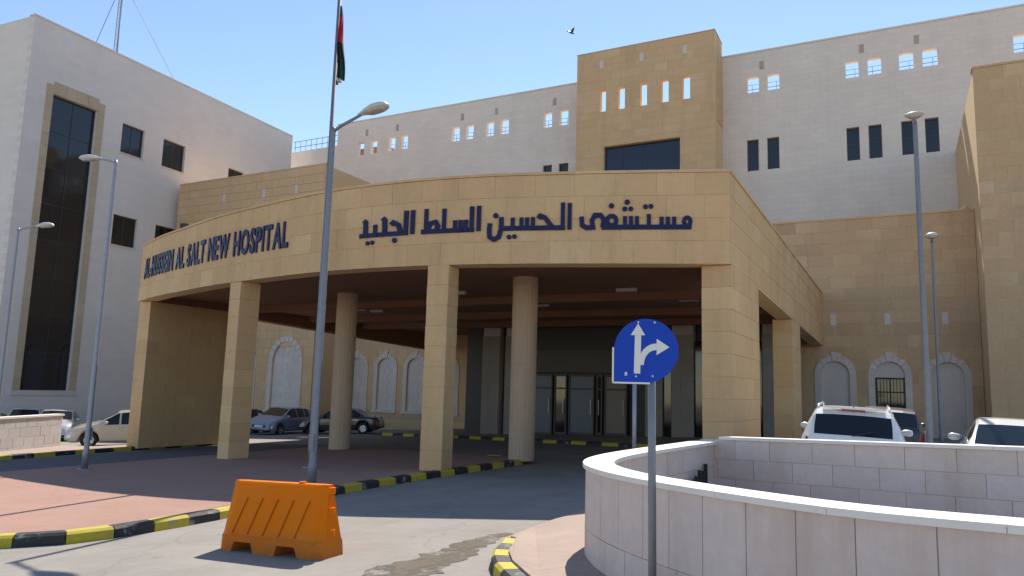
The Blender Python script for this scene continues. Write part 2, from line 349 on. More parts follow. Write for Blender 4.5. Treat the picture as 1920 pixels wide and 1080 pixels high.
def offset_path(P, d):
    out = []
    for i in range(len(P)):
        a = Vector(P[max(i-1,0)]); b = Vector(P[min(i+1,len(P)-1)]); t = (b-a).normalized(); out.append((P[i][0]-t.y*d, P[i][1]+t.x*d))
    return out
inner = offset_path(KERB_MAIN,.2)
solid_pave('pavement','pink',inner+[(-14.5,20.9),(-19.0,22.2),(-19.0,3.6)],lambda x,y: PAV(x))
E2 = [(-25.0,32.4),(-18.5,30.7),(-11,27.9),(-7.2,26.6),(-4.2,25.6)]
solid_pave('pavement','pinkpale',[(x,y+.25) for x,y in E2]+[(-4.2,38.8),(-25.0,38.8)],lambda x,y: PAV(x))
KERB_L = [(-24.3,9),(-24.75,13),(-25.1,16.5),(-25.25,20),(-25.2,23.6)]
solid_pave('pavement','pinkpale',[(-24.5,9),(-24.95,13),(-25.3,16.5),(-25.45,20),(-25.4,23.6),(-26.1,23.6),(-27.2,18.3),(-28.9,18.3),(-27.3,14.5),(-26.3,9)],lambda x,y: PAV(x))
KERB_R = [(-3.0,6.0),(-3.33,6.38),(-3.68,6.8),(-3.95,7.25),(-4.11,7.7),(-4.22,8.0)]
rp = [(-2.83,6.10),(-3.16,6.48),(-3.50,6.88),(-3.76,7.3),(-3.92,7.75),(-4.08,8.1),(-4.3,8.4),(-4.42,8.9),(-4.5,9.5),(-4.5,10.4),(-4.36,11.3),(-4.1,12.2),(-4.1,15.8),(-2.9,15.8),(-2.6,12),(-2.6,8),(-1.2,6.0),(.6,4.7),(2.6,4.2),(2.6,2.0),(.2,3.0),(-1.6,4.6)]
def rp_top(x,y):
    t = min(1,max(0,(x+4.55)/.55)); return ROAD(x)+.02+.13*t
solid_pave('pavement','pinkpale',[p for p in rp][::1],rp_top)
# flush painted kerb edge of the right pavement
m = MB(); P = [(-4.30,8.18),(-4.44,8.85),(-4.52,9.45),(-4.52,10.4),(-4.38,11.35),(-4.12,12.25)]; Q = offset_path(P,-.16)
for i in range(len(P)-1):
    m.add([(*P[i],ROAD(P[i][0])-.02),(*P[i+1],ROAD(P[i+1][0])-.02),(*Q[i+1],ROAD(Q[i+1][0])-.02),(*Q[i],ROAD(Q[i][0])-.02),(*P[i],ROAD(P[i][0])+.014),(*P[i+1],ROAD(P[i+1][0])+.014),(*Q[i+1],ROAD(Q[i+1][0])+.022),(*Q[i],ROAD(Q[i][0])+.022)],[(7,6,5,4),(4,5,1,0),(2,6,7,3),(3,7,4,0),(5,6,2,1)])
M['faded_yellow'] = worn('faded_yellow_paint',(0.330,0.284,0.132),.8,.2,5,dirt=(0.304,0.277,0.251),dscale=2.5,dlo=.42,dhi=.6)
m.build('flush_kerb','faded_yellow',kind='structure')

def resample(P, step):
    pts = [Vector(p) for p in P]; dense = []
    for i in range(len(pts)-1):
        p0,p1,p2,p3 = pts[max(i-1,0)],pts[i],pts[i+1],pts[min(i+2,len(pts)-1)]
        for k in range(16):
            t = k/16; dense.append(.5*((2*p1)+(p2-p0)*t+(2*p0-5*p1+4*p2-p3)*t*t+(3*p1-p0-3*p2+p3)*t**3))
    dense.append(pts[-1]); L = [0]
    for a,b in zip(dense,dense[1:]): L.append(L[-1]+(b-a).length)
    n = max(1,round(L[-1]/step)); out = []; j = 0
    for i in range(n+1):
        s = L[-1]*i/n
        while j < len(L)-2 and L[j+1] < s: j += 1
        out.append(dense[j].lerp(dense[j+1],(s-L[j])/max(1e-9,L[j+1]-L[j])))
    return out
def kerb(name, path, step, wd=.2, top=PAV, start=0, rise=.012):
    """painted kerb stones, each its own piece; wd to the left of the path"""
    root = obj(name, None, kind='structure'); root.empty_display_size = .2
    P = resample(path, step)
    for i in range(len(P)-1):
        a,b = P[i],P[i+1]; t = (b-a).normalized(); nrm = Vector((-t.y,t.x)); ta = (P[i+1]-P[max(i-1,0)]).normalized(); tb = (P[min(i+2,len(P)-1)]-P[i]).normalized()
        na,nb = Vector((-ta.y,ta.x)),Vector((-tb.y,tb.x)); gp = .006; j = random.uniform(-.006,.006)
        A,B = a+t*gp+nrm*j, b-t*gp+nrm*j
        sec = lambda p,n: [(*(p),ROAD(p.x)-.03),(*(p+n*.012),top(p.x)+rise-.03),(*(p+n*.045),top(p.x)+rise),(*(p+n*wd),top(p.x)+rise),(*(p+n*wd),ROAD(p.x)-.03)]
        mid = (A+B)/2; nm = (na+nb).normalized()
        m = MB(); m.loft([sec(B,nb),sec(mid,nm),sec(A,na)]); o = m.build('kerb_stone','yellow' if (i+start)%2==0 else 'black',root)
    return root
kerb('kerb',KERB_MAIN,.56,start=1)
kerb('kerb',KERB_R[::-1],.34,top=lambda x: ROAD(x)+.12,start=0)
kerb('kerb',KERB_L,.75,start=0)
kerb('kerb',E2,.8,start=1)

# dried mud washed over the road
m = MB(); out1 = []; out2 = []
cl = [(-4.2,5.6),(-4.45,6.4),(-4.5,7.0),(-4.55,7.6),(-4.62,8.2),(-4.66,8.7),(-4.6,9.0)]; wd = [.62,.52,.45,.38,.30,.22,.08]
for i,(p,wv) in enumerate(zip(resample(cl,.12),[0]*99)):
    k = min(len(cl)-1.001, i*.12/.58); j = int(k); ww = wd[j]+(wd[j+1]-wd[j])*(k-j)
    out1.append((p.x-ww*random.uniform(.7,1.15),p.y)); out2.append((p.x+ww*random.uniform(.45,.8),p.y+random.uniform(-.03,.03)))
for i in range(len(out1)-1):
    q = [out1[i],out2[i],out2[i+1],out1[i+1]]; m.add([(x,y,ROAD(x)+.005) for x,y in q],[(0,1,2,3)])
m.build('mud_streak','mud',kind='stuff',label='brown streak of dried mud across the pale road')

# ------------------------------------------------------------------ main hospital building
YW, YT, YF, YB = 48.0, 45.7, 39.0, 36.0
bld = thing('hospital_building','large hospital block with white stone screen wall, tan tower and tan lower storeys','building',(-14.5,YW,0))
def P(o, x=0, y=0, z=0):      # part placed in world coordinates under the building's empty
    o.parent = bld; o.location = (x+14.5, y-YW, z); return o
ox = 14.5
# white upper wall: open top-storey windows show the sky, lower windows are glazed
topw = [(-40.2,-39.47),(-38.83,-38.1),(-36.96,-36.25),(-35.69,-35.0),(-30.79,-30.05),(-29.49,-28.79),(-27.7,-27.01),(-26.44,-25.71),(-22.81,-22.12),(-21.52,-20.82),(-8.2,-7.47),(-6.95,-6.22),(-2.35,-1.62),(-1.12,-.38),(.58,1.33),(1.81,2.57),(6.29,7.03)]
loww = [(-22.77,-22.05),(-21.5,-20.75),(-8.27,-7.55),(-7.03,-6.3),(-2.41,-1.7),(-1.2,-.49),(.55,1.25),(1.77,2.47),(6.2,6.9)]
holes = [(-18.9,-10.1,20.35,24.45)]+[(a,b,21.45 if a<-15 else 21.75,22.6 if a<-15 else 22.8) for a,b in topw]+[(a,b,16.52,18.58) for a,b in loww]
m = MB(); holed(m,-42.42,16,9.5,24.45,holes,.45); wl = P(m.build('upper_wall','white_x'),0,YW)
m = MB(); m.box((-42.46,-.05,24.453),(-18.9,.5,24.55)); m.box((-10.1,-.05,24.453),(16,.5,24.55)); m.build('parapet_coping','white_plain',wl)
for a,b in loww: P(window(None,a,b,16.52,18.58,.22,'brown_frame','glass',1,2),0,YW)
for a,b in topw:      # thin metal bars in the open windows
    z0 = 21.45 if a<-15 else 21.75; z1 = 22.6 if a<-15 else 22.8
    f = MB(); f.box((a,.3,z0+.3),(b,.33,z0+.335)); f.box((a,.3,z0+.62),(b,.33,z0+.64)); f.box((a+(b-a)*(.35 if int(a*7)%2 else .7)-.012,.335,z0),(a+(b-a)*(.35 if int(a*7)%2 else .7)+.012,.36,z0+.62))
    P(f.build('window_bar','galv_dark'),0,YW)
for x in (-39.26,-36.12,-29.86,-26.81,-21.93,-7.28,-1.42,1.54):
    z = 23.35 if x<-15 else 23.5
    P(MB().box((x-.14,-.012,z-.28),(x+.14,.1,z+.28)).build('accent_stone','accent_grey'),0,YW)
P(MB().box((-42,.46,0),(16,12,20.3)).build('rear_storeys','white_plain'),0,YW)
P(MB().box((-42.3,2.2,20.3),(-38.9,4.2,22.9)).build('rooftop_hut','brownshed'),0,YW)
# tower, slits open to the sky
slots = [(-17.5,-17.08),(-16.21,-15.74),(-14.68,-14.21),(-13.24,-12.76),(-11.85,-11.36)]
sh = [(a,b,21.08,22.62) for a,b in slots]+[(-17.2,-12.02,14.5,18.59)]
TX0,TX1,TZ = -19.22,-9.78,25.4
tacc = [(-17.42,24.45),(-14.59,24.45),(-11.69,24.45)]
m = MB(); holed(m,TX0,TX1,9.8,TZ,sh,.4,.012); m.box((TX1-.4,.44,9.8),(TX1-.035,2.28,TZ)); m.box((TX0+.035,.44,9.8),(TX0+.4,2.28,TZ)); m.box((TX0+.4,.44,9.8),(TX1-.4,2.2,19.8))
tw = P(m.build('tower','tan_joint'),0,YT)
lay(tw,TX0,TX1,14.2,TZ,'tan_pale',1.0,.53,.008,.012,[*sh,*[(x-.15,x+.15,z-.3,z+.3) for x,z in tacc]],y=.012)
lay(tw,0,2.28,19.6,TZ,'tan_pale',1.0,.53,.012,.03,y=.035,rot=R(90),ox=TX1,oy=.0)
for x,z in tacc: MB().box((x-.14,-.008,z-.29),(x+.14,.1,z+.29)).build('accent_stone','white_piece',tw)
MB().box((TX0-.03,-.03,TZ+.003),(TX1+.03,2.28,TZ+.06)).build('coping','tan_pale',tw)
P(window(None,-17.2,-12.02,14.5,18.59,.30,'dark_frame','glass_blue',4,2,.05),0,YT)
# tan lower facade behind the canopy with blind arches
RA = [-2.8,-.47,1.87]; LA = [-31.6,-29.3,-27.0,-24.7]
ah = [h for x in RA+LA for h in ((x-.93,x+.93,.55,3.44),(x-.85,x+.85,3.44,3.8),(x-.66,x+.66,3.8,4.1),(x-.3,x+.3,4.1,4.45))]; acc = [(x-.14,x+.14,5.75,6.3) for x in RA]
m = MB(); holed(m,-32.7,3.22,-1.5,10.92,[(x-.62,x+.62,.7,4.0) for x in RA+LA],.5,.012); m.box((-32.6,.54,8),(3.2,8.6,10.4))
lw = P(m.build('lower_wall','tan_joint'),0,YF)
lay(lw,-5.6,3.22,.2,10.92,'tan_old',1.15,.56,.008,.012,ah+acc,y=.012)
lay(lw,-32.7,-21.5,.2,6.3,'tan_pale',1.15,.56,.008,.012,ah,y=.012)
MB().box((-32.7,-.03,10.923),(3.22,.6,11.02)).build('coping','tan_pale',lw)
for x in RA: MB().box((x-.13,-.012,5.76),(x+.13,.03,6.29)).build('accent_stone','white_piece',lw)
def arch_window(cx, y, hw, sill, spring, rise, fw, kind, keystone=True, nv=4):
    root = obj('arch_window',None); P(root,cx,y,0)
    for s in (-1,1):      # jamb stones
        nj = max(3,round((spring-sill)/.55)); hj = (spring-sill)/nj
        for k in range(nj):
            x0,x1 = (hw,hw+fw) if s>0 else (-hw-fw,-hw)
            MB().box((x0,-.045-.004*(k%2),sill+k*hj+.005),(x1,.12,sill+(k+1)*hj-.005)).build('jamb_stone','white_piece',root)
    tot = 2*nv+1
    for k in range(tot):
        a0,a1 = math.pi*k/tot+.012,math.pi*(k+1)/tot-.012; key = keystone and k==nv; out = fw+(.16 if key else 0)
        pts = [(-hw*math.cos(a),spring+rise*math.sin(a)) for a in (a1,(a0+a1)/2,a0)]+[(-(hw+out)*math.cos(a),spring+(rise+out)*math.sin(a)) for a in (a0,(a0+a1)/2,a1)]
        MB().xz(pts[::-1],-.075 if key else -.05-.003*(k%2),.12).build('keystone' if key else 'voussoir','white_piece',root)
    if kind == 'blind':
        MB().xz([(-hw-.02,sill),(hw+.02,sill)]+arch_top(0,hw+.02,spring,rise+.02)[::-1],.125,.42).build('infill_panel','white_piece',root)
        z = sill; row = 0
        while z+.38 < spring+rise*.9:
            h = .38; zm = z+h*.5
            hx = hw if z+h<spring else hw*math.sqrt(max(.05,1-((z+h-spring)/rise)**2))
            xs_ = [-hx,0.1 if row%2 else -hx/3,hx] if row%2 else [-hx,-hx*.3,hx*.4,hx]
            for a,b in zip(xs_,xs_[1:]): MB().box((a+.007,.10+.003*(row%2),z+.007),(b-.007,.34,z+h-.007)).build('infill_stone','white_piece',root)
            z += h; row += 1
    else:
        MB().xz([(-hw,3.3),(hw,3.3)]+[(x,z) for x,z in arch_top(0,hw,spring,rise)[::-1]],.08,.3).build('tympanum','white_piece',root)
        f = MB(); zt = 3.29; f.box((-hw,.2,sill),(-hw+.06,.28,zt)); f.box((hw-.06,.2,sill),(hw,.28,zt)); f.box((-hw+.06,.2,zt-.06),(hw-.06,.28,zt)); f.box((-.03,.203,sill),(.03,.277,zt-.06)); f.box((-hw+.06,.206,2.6),(hw-.06,.274,2.66))
        f.build('window_frame','dark_frame',root); MB().box((-hw+.03,.29,sill),(hw-.03,.3,zt-.03)).build('pane','glass',root)
        for k in range(9): x = -hw+.08+(2*hw-.16)*k/8; MB().tube([(x,.15,sill),(x,.15,zt)],.012,6).build('window_bar','iron',root)
    MB().box((-hw-fw-.05,-.09,sill-.14),(hw+fw+.05,.3,sill-.004)).build('sill','white_piece',root)
    return root
for x in RA: arch_window(x,YF,.63,.72,3.42,.62,.28,'window' if x==-.47 else 'blind')
for x in LA: arch_window(x,YF,.63,.72,3.42,.62,.28,'blind')
# tan side blocks flanking the lower facade
m = MB(); holed(m,3.2,14,-1,16.45,[],.5,.012); m.box((3.235,.54,-1),(3.7,11.9,16.45)); m.box((3.7,.54,15.6),(14,11.9,16))
rb = P(m.build('side_block','tan_joint'),0,YB)
lay(rb,3.2,7.6,.4,16.45,'tan_old',1.1,.56,.012,.012,y=.012)
MB().box((3.16,-.03,16.453),(14,.6,16.55)).build('coping','tan_pale',rb)
bigA = [-35.0,-39.0]
m = MB(); holed(m,-46.5,-32.7,-2,16.4,[(x-1.1,x+1.1,.5,4.6) for x in bigA],.5,.012); m.box((-33.2,.54,-2),(-32.735,11.9,16.4)); m.box((-46.5,.54,15.6),(-33.2,11.9,16))
lb = P(m.build('side_block','tan_joint'),0,YB)
bh_ = [h for x in bigA for h in ((x-1.48,x+1.48,.33,3.57),(x-1.38,x+1.38,3.57,4.2),(x-1.1,x+1.1,4.2,4.75),(x-.6,x+.6,4.75,5.1))]
lay(lb,-46.5,-32.7,13.0,16.4,'tan_pale',1.1,.56,.012,.035,[(x-.14,x+.14,14.7,15.3) for x in (-41.8,-38.0,-35.07)],y=.012)
lay(lb,-40.9,-32.7,.0,6.2,'tan_pale',1.1,.56,.012,.035,bh_,y=.012)
for x in (-41.8,-38.0,-35.07): MB().box((x-.13,-.012,14.71),(x+.13,.03,15.29)).build('accent_stone','white_piece',lb)
MB().box((-46.5,-.03,16.403),(-32.66,.6,16.5)).build('coping','tan_pale',lb)
for x in bigA: arch_window(x,YB,1.12,.5,3.55,1.35,.34,'blind',False,5)
# sloping white skylights beside the blocks
for x0,x1,y in ((1.3,3.1,42),(-46,-43.5,43)):
    z = 11 if x0>0 else 17.0
    P(MB().add([(x0,0,z-.6),(x1,0,z+.9),(x1,4,z+.9),(x0,4,z-.6),(x0,0,z-1.2),(x1,0,z-1.2),(x1,4,z-1.2),(x0,4,z-1.2)],[(0,1,2,3),(4,5,1,0),(5,6,2,1),(7,4,0,3),(6,7,3,2)]).build('skylight_roof','roofwhite'),0,y)
# set-back wall and roof railing at the far left
P(MB().box((-50,0,8),(-42.46,.4,23.5)).build('setback_wall','white_x'),0,50)
rl = MB()
for i in range(12): x = -49.4+i*.65; rl.tube([(x,.2,23.5),(x,.2,24.55)],.025,6)
for z in (24.0,24.55): rl.tube([(-49.6,.2,z),(-42.0,.2,z)],.03,6)
P(rl.build('roof_railing','galv_dark'),0,50)

# ------------------------------------------------------------------ left wing
wing = thing('hospital_wing','white stone hospital wing with tall dark glass strip at the left','building',(-46.39,24.65,0),math.atan2(.998,-.061))
wh = [(6.65,8.45,17.6,19.65),(10.05,12.05,17.6,19.65),(6.65,8.55,11.2,13.25),(10.05,12.05,11.2,13.25),(16.4,18.1,17.6,19.3),(1.65,4.75,1.4,19.8)]
m = MB(); holed(m,0,23.6,-2.5,24.22,wh,.4); m.box((.41,.42,23.2),(23.6,22,23.6)); m.box((22.5,.42,-2),(23.6,22,23.2))
wm = m.build('wall','white_wing',wing)
MB().box((0.003,.403,-2.5),(.4,22,24.22)).build('end_wall','white_wing_end',wing)
MB().box((.41,.9,-2),(22.4,1.1,23.1)).build('inner_wall','dark_frame',wing)
for a,b,c,d in wh[:5]:
    window(wing,a,b,c,d,.2,'brown_frame','glass',2,1,.07)
    MB().box((a-.05,-.06,c-.1),(b+.05,.2,c-.004)).build('sill','white_piece',wing)
window(wing,1.65,4.75,1.4,19.8,.25,'dark_frame','glass',2,8,.07)
for k in range(24):      # tan stone surround of the glass strip
    z0 = 1.4+k*.79
    if z0+.79>20.7: break
    for x0,x1 in ((1.2,1.645),(4.755,5.2)): MB().box((x0,-.04-.003*(k%2),z0+.006),(x1,.2,min(z0+.784,20.6))).build('surround_stone','surround',wing)
for k in range(4): x0 = 1.645+k*.7775; MB().box((x0+.006,-.04-.003*(k%2),19.81),(x0+.77,.2,20.6)).build('surround_stone','surround',wing)
MB().box((1.1,-.06,1.1),(5.3,.2,1.394)).build('sill','white_piece',wing)
MB().box((-.04,-.04,24.223),(23.6,.5,24.32)).build('parapet_coping','white_plain',wing)
# lattice mast
mast = thing('radio_mast','thin lattice radio mast with guy wires on the left wing roof','mast',(-49.5,32.0,23.6))
for k,(dx,dy) in enumerate(((.14,0),(-.07,.12),(-.07,-.12))): MB().tube([(dx,dy,0),(dx,dy,9)],.022,6).build('mast_leg','galv_dark',mast)
br = MB(); V3 = [(.14,0),(-.07,.12),(-.07,-.12)]
for i in range(22):
    for k in range(3):
        a,b = V3[k],V3[(k+1)%3]; br.tube([(*a,i*.4),(*b,i*.4+.4)],.010,4); br.tube([(*a,i*.4),(*b,i*.4)],.008,4)
br.build('bracing','galv_dark',mast)
for ex,ey in ((1.5,-2.8),(-3,2),(2.2,4),(1.2,-.6)): MB().tube([(0,0,7.5),(ex,ey,0)],.022,5).build('guy_wire','galv_dark',mast)

# ------------------------------------------------------------------ entrance canopy
can = thing('entrance_canopy','curved tan stone entrance canopy on square and round columns','canopy',(-14.5,20,0))
CX,CY = 14.5,-20
def PC(o, x=0, y=0, z=0): o.parent = can; o.location = (x+CX,y+CY,z); return o
ARC = resample([(-25.75,18.55),(-23.4,17.55),(-21.2,16.8),(-18.6,15.95),(-16.1,15.37),(-13.9,14.95),(-11.6,14.82),(-9.05,15.1),(-6.35,15.85),(-3.3,16.9)],.1)
AL = [0]
for a,b in zip(ARC,ARC[1:]): AL.append(AL[-1]+(b-a).length)
def arc(s):
    s = min(max(s,0),AL[-1]-1e-4); i = min(int(s/AL[-1]*(len(AL)-1)),len(AL)-2)
    while AL[i]>s: i -= 1
    while AL[i+1]<s: i += 1
    t = (ARC[min(i+2,len(ARC)-1)]-ARC[max(i-1,0)]).normalized(); return ARC[i].lerp(ARC[i+1],(s-AL[i])/(AL[i+1]-AL[i])), Vector((t.y,-t.x)), t
def s_of_x(x):
    lo,hi = 0,AL[-1]
    for _ in range(40):
        mid = (lo+hi)/2
        if arc(mid)[0].x<x: lo = mid
        else: hi = mid
    return lo
FZ0,FZ1 = 5.21,7.34
# backing of the curved fascia
m = MB(); n = 60
for i in range(n+1):
    p,nr,t = arc(AL[-1]*i/n); f = p-nr*.013; b = p-nr*.55
    m.v += [(f.x,f.y,FZ0+.004),(f.x,f.y,FZ1-.004),(b.x,b.y,FZ1-.004),(b.x,b.y,FZ0+.004)]
for i in range(n):
    a = i*4; c2 = a+4
    m.f += [(a,c2,c2+1,a+1),(a+1,c2+1,c2+2,a+2),(a+2,c2+2,c2+3,a+3),(a+3,c2+3,c2,a)]
m.f += [(0,1,2,3),(n*4+3,n*4+2,n*4+1,n*4)]
fas = PC(m.build('front_fascia','tan_joint')); fas.location = (CX,CY,0)
def curved_block(s0, s1, z0, z1, d0, d1, mat, parent, name='stone_block', ns=3):
    m = MB(); rings = []
    for k in range(ns+1):
        p,nr,t = arc(s0+(s1-s0)*k/ns); ch = .004 if k in (0,ns) else 0; a = p-nr*d0; b = p+nr*(d1-.004); c2 = p+nr*(d1-ch)
        rings.append([(a.x,a.y,z0),(b.x,b.y,z0),(c2.x,c2.y,z0+.004),(c2.x,c2.y,z1-.004),(b.x,b.y,z1),(a.x,a.y,z1)])
    m.loft(rings); return m.build(name, mat, parent)
rows = 4; rh = (FZ1-FZ0)/rows
for r in range(rows):
    s = 0; xs_ = [0.0]; s = .92*(.5 if r%2 else 1)
    while s < AL[-1]-.4: xs_.append(s); s += .92*random.uniform(.93,1.07)
    xs_.append(AL[-1])
    for a,b in zip(xs_,xs_[1:]): curved_block(a+.003,b-.003,FZ0+r*rh+.003,FZ0+(r+1)*rh-.003,.04,random.choice((-.002,0,.002)),'tan',fas)
xs_ = [i*AL[-1]/20 for i in range(21)]
for a,b in zip(xs_,xs_[1:]): curved_block(a+.003,b-.003,FZ1+.002,FZ1+.065,.55,.03,'tan_pale',fas,'coping_stone')
# side fascias
SX = -3.3; LX = -25.75
zb = lambda y: 5.21-.43*max(0,(y-20))/19
m = MB(); m.add([(SX-.55,17.3,FZ0),(SX-.013,17.0,FZ0),(SX-.013,38.9,zb(38.9)),(SX-.55,38.9,zb(38.9)),(SX-.55,17.3,FZ1),(SX-.013,17.0,FZ1),(SX-.013,38.9,FZ1),(SX-.55,38.9,FZ1)],[(3,2,1,0),(4,5,6,7),(0,1,5,4),(1,2,6,5),(2,3,7,6),(3,0,4,7)])
sf = PC(m.build('side_fascia','tan_joint'))
for r in range(rows):
    y = 16.96; first = True
    while y < 38.8:
        L_ = min((.5 if (r%2 and first) else 1)*1.0*random.uniform(.93,1.07),38.9-y); first = False
        z0a,z0b = (zb(y) if r==0 else FZ0+r*rh),(zb(y+L_) if r==0 else FZ0+r*rh); z1 = FZ0+(r+1)*rh
        d = random.choice((-.002,0,.002)); m = MB()
        m.add([(SX-.013,y+.004,z0a+.004),(SX+d,y+.01,z0a+.01),(SX+d,y+L_-.01,z0b+.01),(SX-.013,y+L_-.004,z0b+.004),(SX-.013,y+.004,z1-.004),(SX+d,y+.01,z1-.01),(SX+d,y+L_-.01,z1-.01),(SX-.013,y+L_-.004,z1-.004)],[(3,2,1,0),(4,5,6,7),(0,1,5,4),(1,2,6,5),(2,3,7,6),(3,0,4,7)])
        o = m.build('stone_block','tan',sf); y += L_
for k in range(18): y = 17.0+k*1.216; o = MB().box((SX-.55,y+.003,FZ1+.002),(SX+.03,y+1.213,FZ1+.065)).build('coping_stone','tan_pale',sf)
zl = lambda y: 4.98-.5*max(0,(y-22))/17
m = MB(); m.add([(LX,18.7,FZ0),(LX+.6,18.5,FZ0),(LX+.6,38.9,zl(38.9)),(LX,38.9,zl(38.9)),(LX,18.7,FZ1),(LX+.6,18.5,FZ1),(LX+.6,38.9,FZ1),(LX,38.9,FZ1)],[(3,2,1,0),(4,5,6,7),(0,1,5,4),(1,2,6,5),(2,3,7,6),(3,0,4,7)])
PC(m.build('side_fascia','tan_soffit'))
# roof slab with soffit
pts = [(p.x-nr.x*.5,p.y-nr.y*.5) for p,nr,t in (arc(AL[-1]*i/40) for i in range(1,40))]
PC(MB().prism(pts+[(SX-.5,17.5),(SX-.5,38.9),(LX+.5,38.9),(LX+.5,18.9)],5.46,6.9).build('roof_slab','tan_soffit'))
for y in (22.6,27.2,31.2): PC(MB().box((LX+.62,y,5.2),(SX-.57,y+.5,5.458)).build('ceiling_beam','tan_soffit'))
def col_courses(name, x0, x1, y0, y1, z0, z1, mat, bh=.5, split=None, rot=0, jm='tan_joint'):
    cx,cy = (x0+x1)/2,(y0+y1)/2
    core = MB().box((x0-cx+.012,y0-cy+.012,z0),(x1-cx-.012,y1-cy-.012,z1-.002)).build(name,jm); PC(core,cx,cy,0); core.rotation_euler = (0,0,rot)
    nr_ = round((z1-z0)/bh); bh = (z1-z0)/nr_
    for r in range(nr_):
        za,zb_ = z0+r*bh+.004,z0+(r+1)*bh-.004; e = random.choice((0,.002,.004))
        ys_ = [y0-cy,y1-cy]
        if split: k = max(2,round((y1-y0)/split)); ys_ = [y0-cy+(y1-y0)*i/k for i in range(k+1)]; ys_ = ys_ if r%2==0 else [ys_[0]]+[(a+b)/2 for a,b in zip(ys_,ys_[1:])]+[ys_[-1]]
        for a,b in zip(ys_,ys_[1:]):
            ga = .004 if a>ys_[0] else -e; gb = .004 if b<ys_[-1] else -e
            m = MB(); A,B,C_,D = x0-cx-e,x1-cx+e,a+ga,b-gb; c=.004
            m.loft([[(A+c,C_+c,za),(B-c,C_+c,za),(B-c,D-c,za),(A+c,D-c,za)],[(A,C_,za+c),(B,C_,za+c),(B,D,za+c),(A,D,za+c)],[(A,C_,zb_-c),(B,C_,zb_-c),(B,D,zb_-c),(A,D,zb_-c)],[(A+c,C_+c,zb_),(B-c,C_+c,zb_),(B-c,D-c,zb_),(A+c,D-c,zb_)]])
            m.build('stone_block',mat,core)
    return core
col_courses('square_column',-17.62,-17.05,15.66,16.3,PAV(-17.3)-.03,FZ0,'tan',rot=R(-12))
col_courses('square_column',-10.12,-9.56,14.94,15.5,PAV(-9.8)-.03,FZ0,'tan',rot=R(6))
col_courses('corner_pier',-3.97,-3.31,16.98,20.6,.2,FZ0-.002,'tan',split=.95)
col_courses('square_column',-3.97,-3.32,27.6,29.9,.2,zb(29)-.02,'tan',split=1.1)
col_courses('corner_pier',-25.72,-25.1,18.62,22.5,PAV(-25.4)-.05,FZ0-.01,'tan',split=.95)
def round_column(x, y, r=.35):
    z0,z1 = PAV(x)-.03,5.459; root = obj('round_column',None); PC(root,x,y,0)
    MB().tube([(0,0,z0),(0,0,z1)],r-.012,32).build('column_core','tan_joint',root)
    nst,nz = 16,9
    for k in range(nst):      # upright stone staves in drums
        a0,a1 = 2*math.pi*k/nst+.012,2*math.pi*(k+1)/nst-.012; pl = [(math.cos(a)*q,math.sin(a)*q) for q,a in ((r-.06,a0),(r-.006,a0),(r,(a0*.75+a1*.25)),(r,(a0*.25+a1*.75)),(r-.006,a1),(r-.06,a1))]
        for j in range(4): zz = z0+(z1-z0)*j/4; MB().prism(pl,zz+.003,z0+(z1-z0)*(j+1)/4-.003).build('stave_stone','tan_pale2',root)
    return root
M['tan_pale2'] = stone('column_limestone',(.58,.43,.30),(.55,.40,.28),.1,.2,(.4,.3,.22),.5)
round_column(-17.25,20.55,.36); round_column(-9.45,18.95,.36); round_column(-19.2,29.5,.36); round_column(-4.9,23.5,.3)
for x,y in ((-22.4,24.4),(-20,24.6),(-19.6,25.3),(-14.9,24.3),(-16,28.5),(-12.5,28.1),(-7.4,23.4),(-6.2,24.7),(-11.8,25),(-7.4,21.8),(-13,21)):
    l = obj('ceiling_light',None); PC(l,x,y,5.455)
    MB().box((-.32,-.07,-.09),(.32,.07,0)).build('light_housing','lampshell',l); MB().box((-.30,-.055,-.105),(.30,.055,-.091)).build('diffuser','lens',l)

# ------------------------------------------------------------------ entrance lobby front
YE = 33.0
lob = thing('entrance_lobby','dark glazed entrance lobby with stone pilasters under the canopy','entrance',(-12.5,YE,0))
def PL(o): o.parent = lob; o.location = (12.5,0,0); return o
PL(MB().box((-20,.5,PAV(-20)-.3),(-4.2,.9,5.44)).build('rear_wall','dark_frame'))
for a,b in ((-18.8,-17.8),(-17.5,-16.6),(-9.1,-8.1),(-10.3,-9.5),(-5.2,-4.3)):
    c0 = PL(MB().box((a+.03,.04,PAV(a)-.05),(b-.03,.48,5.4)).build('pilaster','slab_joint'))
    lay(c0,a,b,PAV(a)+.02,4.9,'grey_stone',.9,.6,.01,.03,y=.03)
PL(MB().box((-16.5,.1,3.15),(-10.4,.4,4.2)).build('header_panel','brown_frame'))
for i,(a,b) in enumerate(((-16.2,-14.95),(-14.85,-14.2),(-14.1,-12.8),(-12.7,-12.4),(-12.3,-11.2))):
    z0 = PAV(a)+.03; f = MB(); t = 3.05
    f.box((a,.15,z0),(a+.07,.25,t)); f.box((b-.07,.15,z0),(b,.25,t)); f.box((a+.07,.15,t-.09),(b-.07,.25,t)); f.box((a+.07,.15,z0),(b-.07,.25,z0+.12)); f.box((a+.07,.153,2.35),(b-.07,.247,2.43))
    d = PL(f.build('glass_door','brown_frame'))
    MB().box((a+.05,.195,z0+.1),(b-.05,.205,t-.05)).build('pane',('door_blue','glass','door_blue','glass','door_beige')[i],d); MB().tube([(b-.16,.10,1.2),(b-.16,.10,1.9)],.02,8).build('door_handle','alu',d)
PL(MB().box((-9.45,.15,PAV(-9)),(-9.15,.3,4.6)).build('window_strip','glass'))
PL(MB().box((-8.05,.15,PAV(-8)),(-5.25,.3,4.6)).build('window_strip','glass'))

